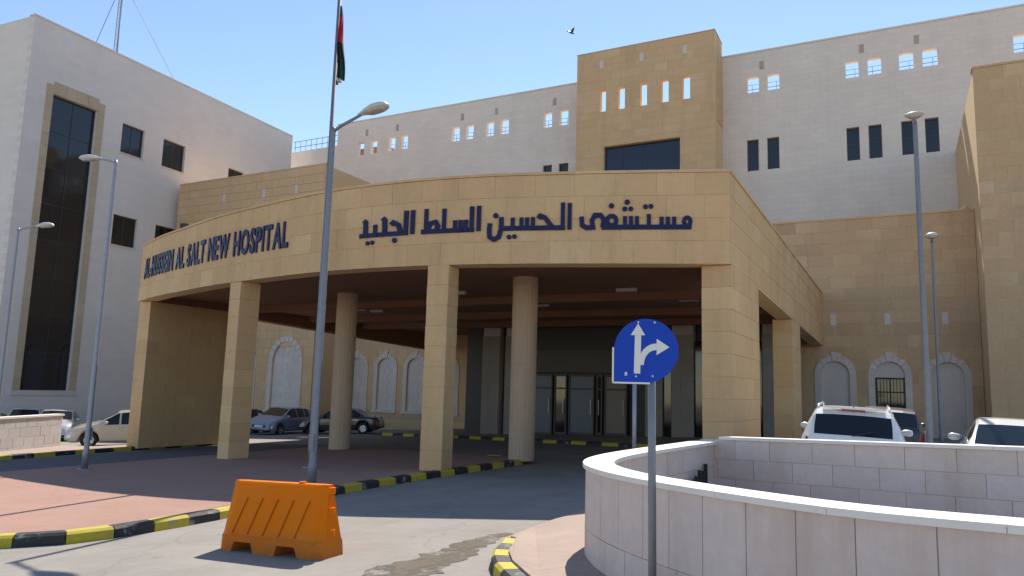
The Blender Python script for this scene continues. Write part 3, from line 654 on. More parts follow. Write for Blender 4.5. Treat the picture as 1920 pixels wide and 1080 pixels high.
# ------------------------------------------------------------------ lettering on the fascia
def glyph(ch):
    cu = bpy.data.curves.new('t','FONT'); cu.body = ch; cu.size = 1; cu.extrude = .018; cu.offset = .03; cu.resolution_u = 3
    o = bpy.data.objects.new('t',cu); COL.objects.link(o); bpy.context.view_layer.update()
    me = bpy.data.meshes.new_from_object(o.evaluated_get(bpy.context.evaluated_depsgraph_get())); bpy.data.objects.remove(o); bpy.data.curves.remove(cu)
    me.materials.clear(); me.materials.append(M['blue_letter']); me.name = 'letter'; xs_ = [v.co.x for v in me.vertices]; x0,x1 = min(xs_),max(xs_); y1 = max(v.co.y for v in me.vertices)
    for v in me.vertices: v.co.x -= x0
    return me, x1-x0, y1
en = thing('sign_lettering','raised dark blue Latin capital letters across the left of the canopy fascia','lettering',(-20,16.4,6.0))
G = {}; cap = .72; seq = []
for ch in 'AL-HUSSEIN AL SALT NEW HOSPITAL':
    if ch != ' ' and ch not in G: G[ch] = glyph(ch)
H0 = G['H'][2]; k = cap/H0; gapw = .10/1
for ch in 'AL-HUSSEIN AL SALT NEW HOSPITAL': seq.append((ch, .30 if ch==' ' else G[ch][1]*k*.8+.075))
s0,s1 = s_of_x(-25.12),s_of_x(-14.85); fit = (s1-s0)/sum(x for _,x in seq); s = s0
for ch,adv in seq:
    if ch != ' ':
        p,nr,t = arc(s+adv*fit*.5); p0 = p+nr*.024-t*(adv*fit-.075*fit)*.5
        o = obj('letter',G[ch][0],en); sx = (adv-.075)*fit/G[ch][1]
        o.rotation_euler = (R(90),0,math.atan2(t.y,t.x)); o.scale = (sx,k,1); o.location = (p0.x+20,p0.y-16.4,.02)
    s += adv*fit
ar = thing('sign_lettering','raised dark blue Arabic lettering across the right of the canopy fascia','lettering',(-8,15.4,6.0))
UT = [(98,-12.17),(375,-10.56),(415,-10.34),(715,-8.81),(830,-8.28),(1000,-7.51),(1185,-6.69),(1225,-6.52),(1425,-5.67),(1600,-4.94),(1800,-4.11)]
def ux(u):
    for (a,xa),(b,xb) in zip(UT,UT[1:]):
        if u <= b or b == 1800: return xa+(xb-xa)*(u-a)/(b-a)
zi = [0]
def stroke(pts, wdt=24, closed=False, parent=ar, name='letter', mb=None):
    """thick ribbon; pts (u along the sign, v above baseline) in sheet units, 100 units = .475 m"""
    own = mb is None; mb = mb or MB(); zi[0] += 1; d = .03+.0022*(zi[0]%9); P_ = [Vector(p) for p in pts]; n_ = len(P_); h = wdt/2; L_,R_ = [],[]
    for i in range(n_):
        a = P_[(i-1)%n_] if closed or i>0 else P_[i]; b = P_[(i+1)%n_] if closed or i<n_-1 else P_[i]
        t1 = (P_[i]-a).normalized() if (P_[i]-a).length>0 else (b-P_[i]).normalized(); t2 = (b-P_[i]).normalized() if (b-P_[i]).length>0 else t1
        nn = (Vector((-t1.y,t1.x))+Vector((-t2.y,t2.x))).normalized(); sc_ = 1/max(.55,nn.dot(Vector((-t1.y,t1.x))))
        L_.append(P_[i]+nn*h*sc_); R_.append(P_[i]-nn*h*sc_)
    def w3(q,dep):
        p,nr,t = arc(s_of_x(ux(q.x))); e = p+nr*dep; return (e.x+8,e.y-15.4,q.y*.00475+.0)
    vs_ = [w3(q,d) for q in L_]+[w3(q,d) for q in R_]+[w3(q,.008) for q in L_]+[w3(q,.008) for q in R_]; fs = []
    for i in range(n_ if closed else n_-1):
        j = (i+1)%n_; fs += [(i+n_,j+n_,j,i),(i,j,j+2*n_,i+2*n_),(j+n_,i+n_,i+3*n_,j+3*n_)]
    if not closed: fs += [(0,2*n_,3*n_,n_),(n_-1,2*n_-1,4*n_-1,3*n_-1)]
    mb.add(vs_,fs)
    return mb.build(name,'blue_letter',parent) if own else mb
def word(strokes):
    mb = MB()
    for s_ in strokes:
        if isinstance(s_,dict): stroke(s_['p'],s_.get('w',24),s_.get('c',False),mb=mb)
        else: stroke(s_,mb=mb)
    mb.build('letter','blue_letter',ar)
def dot(u,v,r=14):
    p,nr,t = arc(s_of_x(ux(u))); mb = MB(); rr = r*.0047; n_ = 14; c0 = Vector((p.x+8,p.y-15.4,v*.00475)); tt = Vector((t.x,t.y,0)); nn = Vector((nr.x,nr.y,0)); up = Vector((0,0,1))
    F = [c0+nn*.04+(tt*math.cos(2*math.pi*k/n_)+up*math.sin(2*math.pi*k/n_))*rr for k in range(n_)]; B = [q-nn*.035 for q in F]
    mb.add(F+B,[tuple(range(n_))]+[((k+1)%n_,k,k+n_,(k+1)%n_+n_) for k in range(n_)]); mb.build('dot','blue_letter',ar)
def ring(cu,cv,ru,rv,n=10): return [(cu+ru*math.cos(2*math.pi*i/n),cv+rv*math.sin(2*math.pi*i/n)) for i in range(n)]
T = lambda u,h: {'p':[(u,2),(u,h)],'w':21}
word([[(1425,12),(1800,12)],{'p':ring(1778,38,17,20),'c':True,'w':20},T(1712,62),T(1680,62),T(1648,62),T(1583,75),T(1522,66),T(1491,66),T(1460,66),{'p':ring(1392,44,24,24),'c':True,'w':22},[(1425,12),(1340,12)],
      [(1345,12),(1352,50),(1335,72),(1305,72),(1290,45),(1296,12),(1262,10),(1240,22),(1236,66)]])
dot(1565,112,12); dot(1593,114,12); dot(1390,118,13); dot(1459,102,12); dot(1490,102,12); dot(1471,136,13)
word([T(1174,135)]); word([[(815,12),(1152,12)],T(1140,138),[(1085,18),(1050,62),(1025,72),(1015,60)],T(988,66),T(958,66),T(930,66),T(885,66),[(826,70),(826,10),(815,-30),(790,-44),(768,-30),(764,10),(768,40)]])
dot(797,78,14); dot(868,-32,12); dot(896,-30,12)
word([T(709,132)]); word([[(418,10),(688,10)],T(675,130),T(646,62),T(620,62),T(592,62),T(536,126),T(442,130),[(450,14),(466,52),(492,58),(505,36),(496,14)]])
word([T(373,128)]); word([[(200,10),(352,10)],T(341,128),[(318,14),(302,56),(278,70),(266,58)],[(236,12),(233,86),(222,98)]]); dot(287,-26,14)
word([[(100,10),(196,10)],T(184,66),[(132,12),(132,82),(122,94)]]); dot(147,-32,12); dot(172,-30,12)

# ------------------------------------------------------------------ ramp walls (white marble slabs)
RT = lambda x: .0375*x+1.68
near = [(3.2,4.35),(1.6,4.45),(.52,4.70),(-.33,4.97),(-1.18,5.52),(-1.97,6.17),(-2.52,6.76),(-2.93,7.4),(-3.16,8.1),(-3.22,8.9),(-3.16,9.8),(-3.02,11.0),(-2.88,12.15)]
far = [(-2.88,12.15),(-1.26,11.55),(1.25,10.66),(4.5,9.6)]
rw = thing('ramp_wall','curved low white marble wall with bright coping around a sunken ramp','wall',(-1.5,8,0))
def path_pt(PP, s, LL):
    i = 0
    while i < len(LL)-2 and LL[i+1]<s: i += 1
    p = PP[i].lerp(PP[i+1],(s-LL[i])/(LL[i+1]-LL[i])); t = (PP[min(i+2,len(PP)-1)]-PP[max(i-1,0)]).normalized(); return p,Vector((-t.y,t.x))
def wall_path(pts, side, slab_w, rows_, zbase, ztop, th=.24, vary=.1, inside=None):
    PP = resample(pts,.12); LL = [0]
    for a,b in zip(PP,PP[1:]): LL.append(LL[-1]+(b-a).length)
    m = MB(); n_ = len(PP)
    rings = []
    for i in range(n_):
        p,nr = path_pt(PP,LL[i],LL); a = p-nr*side*.008; b = p-nr*side*(th-.02); rings.append([(a.x-(-1.5),a.y-8,zbase(p.x)-.3),(b.x+1.5,b.y-8,zbase(p.x)-.3),(b.x+1.5,b.y-8,ztop(p)-.005),(a.x+1.5,a.y-8,ztop(p)-.005)])
    core = m.loft(rings).build('wall_core','slab_joint',rw)
    for r in range(len(rows_)-1):
        f0,f1 = rows_[r],rows_[r+1]; s = 0; cuts = [0]; s = slab_w*(.5 if r%2 else 1)
        while s < LL[-1]-slab_w*.4: cuts.append(s); s += slab_w*random.uniform(1-vary,1+vary)
        cuts.append(LL[-1])
        for a,b in zip(cuts,cuts[1:]):
            mm = MB(); rg = []; k_ = 3; dd = random.choice((0,.002,.004))
            for k in range(k_+1):
                p,nr = path_pt(PP,a+.004+(b-a-.008)*k/k_,LL); z0 = zbase(p.x)+(ztop(p)-zbase(p.x))*f0+.003; z1 = zbase(p.x)+(ztop(p)-zbase(p.x))*f1-.003
                q0 = p-nr*side*.04; q1 = p+nr*side*dd; rg.append([(q0.x+1.5,q0.y-8,z0),(q1.x+1.5,q1.y-8,z0),(q1.x+1.5,q1.y-8,z1),(q0.x+1.5,q0.y-8,z1)])
            mm.loft(rg).build('slab','slab',rw)
    return PP,LL
zt_near = lambda p: RT(p.x)-.06+.004*max(0,p.y-8)
zt_far = lambda p: 1.70+.0375*p.x
PPn,LLn = wall_path(near,1,.42,[0,.36,1.0],lambda x: ROAD(x)+.10,zt_near)
PPf,LLf = wall_path(far,-1,.62,[0,.2,.4,.6,.8,1.0],lambda x: .0375*x+.25,zt_far)
# inner face of the near wall's left return
inn = [(p[0]+.24,p[1]) for p in near[8:]]
wall_path(inn,-1,.6,[0,.25,.5,.75,1.0],lambda x: .0375*x+.25,zt_near,th=.05)
def coping(PP, LL, side, zt, n_, wd=.33):
    for i in range(n_):
        a,b = LL[-1]*i/n_+.002,LL[-1]*(i+1)/n_-.002; rg = []
        for k in range(4):
            p,nr = path_pt(PP,a+(b-a)*k/3,LL); o_ = p+nr*side*.035; q = p-nr*side*(wd-.035); z = zt(p)
            rg.append([(o_.x+1.5,o_.y-8,z),(q.x+1.5,q.y-8,z),(q.x+1.5,q.y-8,z+.045),(o_.x+1.5,o_.y-8,z+.045)])
        MB().loft(rg).build('coping_stone','coping',rw)
coping(PPn,LLn,1,zt_near,13); 
PPg = resample([(-2.55,12.04),(-1.26,11.55),(1.25,10.66),(4.5,9.6)],.12); LLg = [0]
for a,b in zip(PPg,PPg[1:]): LLg.append(LLg[-1]+(b-a).length)
coping(PPg,LLg,-1,zt_far,6,.3)
rails = thing('iron_railing','short black iron bars standing inside the ramp wall corner','railing',(-2.66,10.95,.2))
for i,(dy,h) in enumerate(((-.55,.86),(-.2,.86),(-.08,.89),(.03,.93),(.13,.90),(.22,1.0),(.32,.92),(.45,.97),(.6,1.06))):
    MB().box((-.025,dy-.022,-.05),(.025,dy+.022,h)).build('bar','iron',rails)
MB().box((-.018,-.6,.35),(.018,.65,.39)).build('rail','iron',rails)
# low white wall at far left
lwall = thing('low_wall','low white stone wall at the left edge in front of parked cars','wall',(-28,16,0))
a0,b0 = Vector((-25.6,12.0)),Vector((-28.75,18.0)); dirv = (b0-a0).normalized(); ln = (b0-a0).length; ang = math.atan2(dirv.y,dirv.x)
wc = MB().box((0,.03,-1.0),(ln,.27,.79)).build('wall_core','slab_joint',lwall); wc.location = (a0.x+28,a0.y-16,0); wc.rotation_euler = (0,0,ang)
lay(wc,0,ln,-.55,.79,'slab2',.62,.335,.01,.03,y=.03)
MB().box((-.03,-.04,.793),(ln+.03,.31,.86)).build('coping','coping',wc)
lay(wc,0,.24,-.55,.79,'slab2',.3,.335,.008,.03,y=.0,rot=R(90),ox=ln,oy=.03)

# ------------------------------------------------------------------ traffic barrier
bar = thing('traffic_barrier','orange plastic water filled traffic barrier on the road','barrier',(-6.47,6.78,ROAD(-6.47)),R(-.5))
bar.rotation_euler = (0,-math.atan(.0375),R(1))
def bprof(x):      # half depth at heights, slightly rounded ends
    return [(0,.25),(.16,.25),(.19,.215),(.70,.075),(.76,.075),(.78,.055)]
m = MB(); nb = 28; Lh = .78
xs_ = [-Lh+2*Lh*i/nb for i in range(nb+1)]
def sect(x):
    pr = bprof(x); k = 1-.18*max(0,(abs(x)-.66)/.06); sl = .05
    zb0 = .0
    for c0 in (-.36,.30):
        d_ = abs(x-c0)
        if d_ < .17: zb0 = .115 if d_ < .13 else .115*(.17-d_)/.04
    pts_ = []
    for z,h in pr: z_ = max(z,zb0) if z<.15 else z; pts_.append((x*(1-.085*z_/.78),-h*k,z_))
    return pts_+[(p[0],-p[1],p[2]) for p in reversed(pts_)]
extra = sorted(set([round(v,3) for v in xs_]+[c0+s_*d_ for c0 in (-.36,.30) for s_ in (-1,1) for d_ in (.13,.17)]))
rings = [sect(x) for x in extra]
for i in range(len(rings)-1):
    m.add(rings[i]+rings[i+1],[(k,(k+1)%12,(k+1)%12+12,k+12) for k in range(12)])
m.add(rings[0],[tuple(range(12))]); m.add(rings[-1],[tuple(range(11,-1,-1))])
m.build('barrier_body','orange',bar)
for i in range(5):      # slanted moulded ribs; darker orange puts the grooves' shade into their colour
    xb = -.55+i*.235; y_at = lambda z: -(.215-(z-.19)*(.14/.51)); g_ = MB(); rr = []
    for z in (.20,.40,.60):
        x = xb+(z-.2)*.30; y = y_at(z); wv = .030 if z<.3 else (.022 if z<.5 else .010)
        rr.append([(x-wv*.6,y+.012,z),(x,y-.016,z),(x+wv*.6,y+.012,z)])
    g_.loft(rr); g_.build('rib','orange_dark',bar)
for z0,s_ in ((.22,1),(.46,1),(.68,1)):
    MB().tube([(Lh*.93-.02*z0,0,z0),(Lh*.93-.02*z0,0,z0+.07)],.055,12).build('hinge_lug','orange',bar)
MB().tube([(.3,0,.775),(.3,0,.80)],.04,12).build('filler_cap','orange',bar)

# ------------------------------------------------------------------ traffic sign
sgn = thing('traffic_sign','blue direction sign with white straight and right arrows on a steel pole','traffic sign',(-1.74,5.6,ROAD(-1.7)+.1),R(17))
dz = 2.62-(ROAD(-1.7)+.1); r_ = .243
disc = [(r_*math.cos(R(a)),dz+r_*math.sin(R(a))) for a in range(-90,181,6)]+[(-r_,dz-r_)]
MB().xz(disc,-.045,-.041).build('plate','sign_blue',sgn)
MB().box((-r_-.012,-.0455,dz-r_-.014),(.03,-.0395,dz-r_-.0005)).build('plate_edge','sign_white',sgn); MB().box((-r_-.014,-.0455,dz-r_-.014),(-r_-.0005,-.0395,dz+.02)).build('plate_edge','sign_white',sgn)
ax = -.065; a_ = MB(); a_.xz([(ax-.026,dz-.178),(ax+.022,dz-.178),(ax+.028,dz+.115),(ax-.020,dz+.115)],-.049,-.0455)
a_.xz([(ax-.052,dz+.1155),(ax+.058,dz+.1155),(ax+.004,dz+.205)],-.049,-.0455)
cv = []; 
for i in range(9):
    q = i/8; cx_,cz_ = .075,dz-.11; ang_ = R(180-90*q); cv.append(((.075+.115*math.cos(ang_)),(dz-.10+.135*math.sin(ang_))))
cvo = [(-.040+.0*i,0) for i in range(0)]
outer = [(.075+.135*math.cos(R(180-92*i/8)),dz-.112+.165*math.sin(R(180-92*i/8))) for i in range(9)]; inn_ = [(.075+.092*math.cos(R(180-92*i/8)),dz-.112+.115*math.sin(R(180-92*i/8))) for i in range(9)]
for i in range(8): a_.xz([inn_[i],inn_[i+1],outer[i+1],outer[i]],-.0495,-.0456)
a_.xz([(.0795,dz-.035),(.175,dz+.027),(.0795,dz+.09)],-.049,-.0455)
a_.build('arrow','sign_white',sgn)
for x,z in ((-.155,-.19),(-.075,-.20),(.05,-.195),(-.06,.215),(.065,.215)): MB().tube([(x,-.0415,dz+z),(x,-.05,dz+z)],.008,8).build('rivet','alu',sgn)
MB().add([(-.165,-.0462,dz-.175),(-.14,-.0462,dz-.195),(-.145,-.0462,dz-.165)],[(0,1,2)]).build('paint_chip','sign_white',sgn)
MB().tube([(.055,0,-.1),(.04,0,dz+.2)],.030,14).build('pole','galv_dark',sgn,True)
for z in (-.10,.12): MB().box((-.02,-.04,dz+z-.02),(.11,.036,dz+z+.02)).build('clamp','galv',sgn)
sg2 = thing('sign_pole','thin grey sign pole standing behind the ramp wall with its plate hidden','sign',(-4.12,12.6,.45),R(20))
MB().tube([(0,0,-.05),(0,0,2.55)],.035,12).build('pole','galv',sg2,True); MB().box((-.14,-.05,2.05),(.17,-.045,2.5)).build('plate','sign_white',sg2)

# ------------------------------------------------------------------ lamps and flagpole
def lamp(label, loc, h, arm, up, rz, r=.07, head=.62, mat='galv', arm0=.0, hs=1.0, flat=1.0):
    """post with side arm (local +x) and a long oval head"""
    o = thing('street_lamp',label,'street lamp',loc,rz,'street lamps')
    MB().tube([(0,0,0),(0,0,.02)],r*2.6,16).build('base_plate',mat,o); MB().tube([(0,0,.02),(0,0,.45),(0,0,.5),(0,0,h-.1),(0,0,h)],[r*1.25,r*1.25,r,r*.72,r*.6],16).build('pole',mat,o,True)
    MB().box((-.06,-r*1.27,.7),(.06,-r*.8,1.0)).build('service_door',mat,o)
    x1,z1 = arm,h+up; MB().tube([(0,0,h-.08),(arm*.25,0,h-.03+up*.2),(x1,0,z1)],[.035,.032,.028],10).build('arm',mat,o,True)
    d = Vector((arm,0,up)).normalized(); d = Vector((d.x,0,d.z*.6)).normalized(); u = Vector((-d.z,0,d.x)); rg = []
    for q,wv,hv in ((0,.035,.03),(.12,.06,.05),(.3,.11,.085),(.55,.155,.11),(.8,.15,.10),(.93,.10,.07),(1,.02,.02)):
        c = Vector((x1-.06,0,z1))+d*q*head; rg.append([tuple(c+Vector((0,math.cos(a)*wv*hs,0))+u*(math.sin(a)*hv*hs*flat*(1 if math.sin(a)>0 else .35))) for a in [2*math.pi*k/16 for k in range(16)]])
    hd = MB().loft(rg).build('lamp_head','lampshell',o,True)
    lg = []
    for q,wv in ((.36,.05),(.42,.105),(.6,.125),(.8,.11),(.88,.04)):
        c = Vector((x1-.06,0,z1))+d*q*head-u*.03*hs*flat; lg.append([tuple(c+Vector((0,math.cos(a)*wv*hs,0))+u*(math.sin(a)*.035*hs)) for a in [2*math.pi*k/12 for k in range(12)]])
    MB().loft(lg).build('lens','lens',hd,True)
    return o
lamp('lamp post with upturned oval head in line with the flagpole',(-9.75,10.9,PAV(-9.75)),7.30-PAV(-9.75),.66,.16,0,.065,.72,'galv_dark',hs=1.05)
lamp('lamp post with white head pointing left, on the pink pavement',(-17.78,11.8,PAV(-17.78)),7.86-PAV(-17.78),.70,.12,R(180),.062,.85)
lamp('leftmost lamp post, its head pointing right before the glass strip',(-26.2,14.2,PAV(-26.2)),7.2-PAV(-26.2),1.05,-.03,0,.06,.9)
lamp('tall grey lamp post rising before the white wall windows at right',(.50,19.0,ROAD(.5)),8.72-ROAD(.5),.2,-.02,R(-92),.068,.6,'galv_dark',hs=1.3,flat=.4)
lamp('shorter and farther lamp post beside the tall one at right',(1.15,30.0,ROAD(1)),7.95-ROAD(1),.3,.02,R(-92),.06,.6,'galv_dark',hs=1.3,flat=.9)
fp = thing('flagpole','tall slim grey flagpole in front of the curved canopy','flagpole',(-13.0,14.45,PAV(-13)))
MB().tube([(0,0,0),(0,0,.5),(0,0,13.6)],[.075,.07,.045],14).build('pole','galv_dark',fp,True); MB().tube([(0,0,0),(0,0,.03)],.2,16).build('base_plate','galv',fp)
MB().tube([(0,0,13.6),(0,0,13.66),(0,0,13.76),(0,0,13.82)],[.03,.08,.08,.02],12).build('finial','alu',fp,True); MB().tube([(.07,0,1.2),(.055,-.02,13.5)],.008,5).build('halyard','sign_white',fp)
# limp flag: red, black, white and green cloth hanging in folds
m_, t_, p_ = nodes('flag_cloth'); tc = t_.nodes.new('ShaderNodeTexCoord'); sp = t_.nodes.new('ShaderNodeSeparateXYZ'); t_.links.new(tc.outputs['Object'],sp.inputs[0])
mr = t_.nodes.new('ShaderNodeMapRange'); mr.inputs[1].default_value = 0; mr.inputs[2].default_value = 2.2; t_.links.new(sp.outputs[2],mr.inputs[0])
cr = t_.nodes.new('ShaderNodeValToRGB'); cr.color_ramp.interpolation = 'CONSTANT'
els = [(0,(.02,.07,.05)),(.07,(.55,.55,.52)),(.11,(.006,.03,.03)),(.36,(.006,.018,.022)),(.56,(.45,.015,.05)),(.88,(.03,.04,.07))]
cr.color_ramp.elements[0].position = 0; cr.color_ramp.elements[0].color = (*els[0][1],1); cr.color_ramp.elements[1].position = els[1][0]; cr.color_ramp.elements[1].color = (*els[1][1],1)
for q,c_ in els[2:]: e = cr.color_ramp.elements.new(q); e.color = (*c_,1)
ad = N(t_,'ShaderNodeMath',operation='MULTIPLY_ADD'); t_.links.new(sp.outputs[0],ad.inputs[0]); ad.inputs[1].default_value = .25; t_.links.new(mr.outputs[0],ad.inputs[2])
t_.links.new(ad.outputs[0],cr.inputs[0]); t_.links.new(cr.outputs[0],p_.inputs['Base Color']); p_.inputs['Roughness'].default_value = .8
m = MB(); nu,nv_ = 22,26
for j in range(nv_+1):
    q = j/nv_; z = 2.2*q; spread = (.26-.20*q**1.2)+.03*math.sin(q*9)
    for i in range(nu+1):
        a = i/nu; x = .05+spread*a+.015*math.sin(q*7+a*5); y = .07*math.sin(a*15+q*3)*(1.1-.6*q)*min(1,a*6); m.v.append((x,y,z+.10*a*(1-q)))
for j in range(nv_):
    for i in range(nu): a = j*(nu+1)+i; m.f.append((a,a+1,a+nu+2,a+nu+1))
me = m.mesh('flag',m_,True); obj('flag',me,None,(-13.0,14.45,10.1),label='limp red black white and green flag hanging from the flagpole',category='flag')
# floodlight on the canopy edge
fl = thing('floodlight','small black floodlight on the left end of the canopy roof','floodlight',(-22.0,17.35,FZ1+.065),R(20))
MB().box((-.12,-.08,.1),(.12,.06,.28)).build('housing','iron',fl); MB().box((-.02,-.02,0),(.02,.02,.12)).build('bracket','iron',fl)
# bird
bd = thing('bird','small dark bird flying in the sky above the tower','bird',(-15.0,34.8,21.27),R(60))
rg = []
for q,rr_ in ((-.20,.004),(-.14,.03),(-.04,.055),(.06,.05),(.12,.028),(.155,.034),(.185,.02),(.21,.003)): rg.append([(q,math.cos(2*math.pi*k/10)*rr_,math.sin(2*math.pi*k/10)*rr_) for k in range(10)])
MB().loft(rg).build('body','p_grey',bd,True)
for s_ in (-1,1): MB().add([(.08,.03*s_,.03),(-.08,.03*s_,.02),(.06,.16*s_,.15),(-.09,.15*s_,.13),(-.02,.30*s_,.20),(.08,.03*s_,.04),(-.08,.03*s_,.03),(.06,.16*s_,.158),(-.09,.15*s_,.138)],[(0,1,3,2),(2,3,4),(7,8,6,5),(4,8,7),(0,2,7,5),(1,6,8,3),(2,4,7),(3,8,4)]).build('wing','p_grey',bd)
MB().add([(-.18,.02,0),(-.18,-.02,0),(-.30,.05,.01),(-.30,-.05,.01),(-.18,0,.012)],[(0,2,3,1),(0,4,2),(2,4,3),(3,4,1)]).build('tail','p_grey',bd)

# ------------------------------------------------------------------ cars
def interp(tab, x):
    if x <= tab[0][0]: return tab[0][1]
    for (a,va),(b,vb) in zip(tab,tab[1:]):
        if x <= b:
            t = (x-a)/(b-a); t = t*t*(3-2*t) if False else t; return va+(vb-va)*t
    return tab[-1][1]
CAR = {
 'sedan': dict(L=4.5,W=1.76,H=1.45,top=[(0,.62),(.012,.80),(.03,.92),(.14,.97),(.18,1.0),(.31,1.36),(.40,1.435),(.50,1.45),(.58,1.42),(.74,1.0),(.78,.95),(.90,.84),(.965,.74),(.99,.62),(1,.5)],
   belt=[(0,.60),(.03,.86),(.15,.93),(.5,.92),(.76,.90),(.92,.76),(1,.48)],rw=(.185,.305),ws=(.59,.735),side=[(.235,.40),(.42,.555),(.57,.685)],wheels=(.195,.805),wr=.315,zb=.22),
 'hatch': dict(L=4.2,W=1.76,H=1.5,top=[(0,.62),(.01,.85),(.022,.98),(.03,1.02),(.115,1.38),(.14,1.43),(.3,1.49),(.45,1.5),(.56,1.46),(.76,1.02),(.80,.97),(.91,.86),(.97,.75),(.99,.62),(1,.5)],
   belt=[(0,.60),(.02,.92),(.15,.97),(.5,.94),(.77,.91),(.92,.78),(1,.48)],rw=(.03,.112),ws=(.57,.755),side=[(.15,.25),(.27,.43),(.45,.66)],wheels=(.175,.81),wr=.315,zb=.22),
 'suv': dict(L=4.4,W=1.82,H=1.62,top=[(0,.70),(.008,.95),(.016,1.06),(.022,1.10),(.075,1.48),(.095,1.55),(.2,1.60),(.4,1.62),(.53,1.59),(.71,1.16),(.75,1.1),(.89,1.0),(.955,.90),(.99,.72),(1,.6)],
   belt=[(0,.68),(.02,1.03),(.15,1.07),(.5,1.04),(.73,1.02),(.92,.90),(1,.58)],rw=(.022,.074),ws=(.54,.705),side=[(.125,.22),(.24,.40),(.42,.62)],wheels=(.18,.815),wr=.35,zb=.26)}
_carmesh = {}
def car_meshes(kind, col):
    key = (kind,col)
    if key in _carmesh: return _carmesh[key]
    d = CAR[kind]; L,W = d['L'],d['W']; st = sorted(set([i/60 for i in range(61)]+[q for q,_ in d['top']]+[*d['rw'],*d['ws']]+[v for s_ in d['side'] for v in s_]+[.004,.996]))
    secs = []
    for q in st:
        top = interp(d['top'],q); belt = min(interp(d['belt'],q),top-.012); x = (q-.5)*L; e = min(q,1-q)
        hw = W/2*(1-.16*max(0,1-e/.10)**2-.05*max(0,1-e/.3)**2); zb_ = d['zb']+.10*max(0,1-e/.05)
        for wq in d['wheels']:
            dx = abs(q-wq)*L; ra = d['wr']+.045
            if dx < ra: zb_ = max(zb_, min(math.sqrt(ra*ra-dx*dx)+d['wr']-.005, belt-.14))
        t = top-belt; k = min(1,t/.35); yr = hw*.93-(.30*t+.02)*1.0; yr = max(yr,hw*.55); zr = top-.055*k-.006
        half = [(hw*.88,zb_),(hw*.975,zb_+.06),(hw,max(zb_+.08,zb_+(belt-zb_)*.45)),(hw*.985,belt-.07),(hw*.955,belt),((hw*.955+yr)/2+.012*k,(belt+zr)/2),(yr,zr),(yr*.93,top-.02*k-.002),(yr*.5,top-.004),(0,top)]
        secs.append([(x,y,z) for y,z in half]+[(x,-y,z) for y,z in reversed(half[:-1])])
    n = len(secs[0]); bodies = {k:MB() for k in ('body','windscreen','rear_window','headlight','tail_light','under')}; sides = [[MB() for _ in d['side']] for _ in (0,1)]
    lamps = {('h',0):MB(),('h',1):MB(),('t',0):MB(),('t',1):MB()}
    for i in range(len(secs)-1):
        qm = (st[i]+st[i+1])/2
        for k in range(n):
            j = (k+1)%n; quad = [secs[i][k],secs[i+1][k],secs[i+1][j],secs[i][j]]; half = k if k<n//2 else n-2-k; sd_ = 0 if k<n//2 else 1; tgt = bodies['body']
            if k == n-1: tgt = bodies['under']
            elif half in (7,8) and d['ws'][0]<=qm<=d['ws'][1]: tgt = bodies['windscreen']
            elif half in (7,8) and d['rw'][0]<=qm<=d['rw'][1]: tgt = bodies['rear_window']
            elif half in (4,5):
                for w_,(a,b) in enumerate(d['side']):
                    if a<=qm<=b: tgt = sides[sd_][w_]
            elif half in (2,3) and qm>.925 and qm<.985 : tgt = lamps[('h',sd_)]
            elif half in (2,3) and qm<.035: tgt = lamps[('t',sd_)]
            tgt.add(quad,[(3,2,1,0)])
    bodies['body'].add(secs[0],[tuple(range(n))]); bodies['body'].add(secs[-1],[tuple(range(n-1,-1,-1))])
    out = [('body',bodies['body'].mesh('body',col,True),None),('underside',bodies['under'].mesh('underside','trim'),None),('windscreen',bodies['windscreen'].mesh('windscreen','carglass',True),None),('rear_window',bodies['rear_window'].mesh('rear_window','carglass',True),None)]
    for s2 in sides:
        for mb in s2: out.append(('side_window',mb.mesh('side_window','carglass',True),None))
    for (k,s2),mb in lamps.items(): out.append(('headlight' if k=='h' else 'tail_light',mb.mesh('lamp','headlight' if k=='h' else 'taillight',True),None))
    xf,xr = L/2,-L/2
    out.append(('grille',MB().box((xf-.10,-.42,.42),(xf+.004,.42,.56)).mesh('grille','trim'),None)); out.append(('lower_intake',MB().box((xf-.12,-.55,.24),(xf-.02,.55,.36)).mesh('intake','trim'),None))
    out.append(('number_plate',MB().box((xf+.005,-.26,.43),(xf+.018,.26,.54)).mesh('plate','plate'),None)); out.append(('number_plate',MB().box((xr-.014,-.26,.66),(xr+.02,.26,.78)).mesh('plate','plate'),None))
    out.append(('rear_bumper',MB().box((xr-.02,-.62,.30),(xr+.08,.62,.42)).mesh('bumper','trim'),None))
    qx = (d['ws'][1]-.5)*L-.28; zbm = interp(d['belt'],d['ws'][1]-.05)
    for s_ in (1,-1):
        rg = [[(qx+.07*math.cos(a)*f-abs(f-1)*.01,s_*(W/2-.06+o_),zbm+.10+.075*math.sin(a)*f) for a in [2*math.pi*k/10 for k in range(10)]] for o_,f in ((0,.4),(.05,.8),(.15,1),(.21,.75),(.225,.3))]
        out.append(('wing_mirror',MB().loft(rg).mesh('mirror',col,True),None))
        for xx in (.05,-.22): out.append(('door_handle',MB().box((xx*L-.09,s_*(W/2-.012),zbm-.14),(xx*L+.09,s_*(W/2+.022),zbm-.105)).mesh('handle','chrome'),None))
        if kind == 'suv': out.append(('roof_rail',MB().tube([(-.36*L,s_*.60,1.54),(-.33*L,s_*.60,1.625),(.02*L,s_*.60,1.665),(.06*L,s_*.60,1.58)],.022,8).mesh('rail',col,True),None))
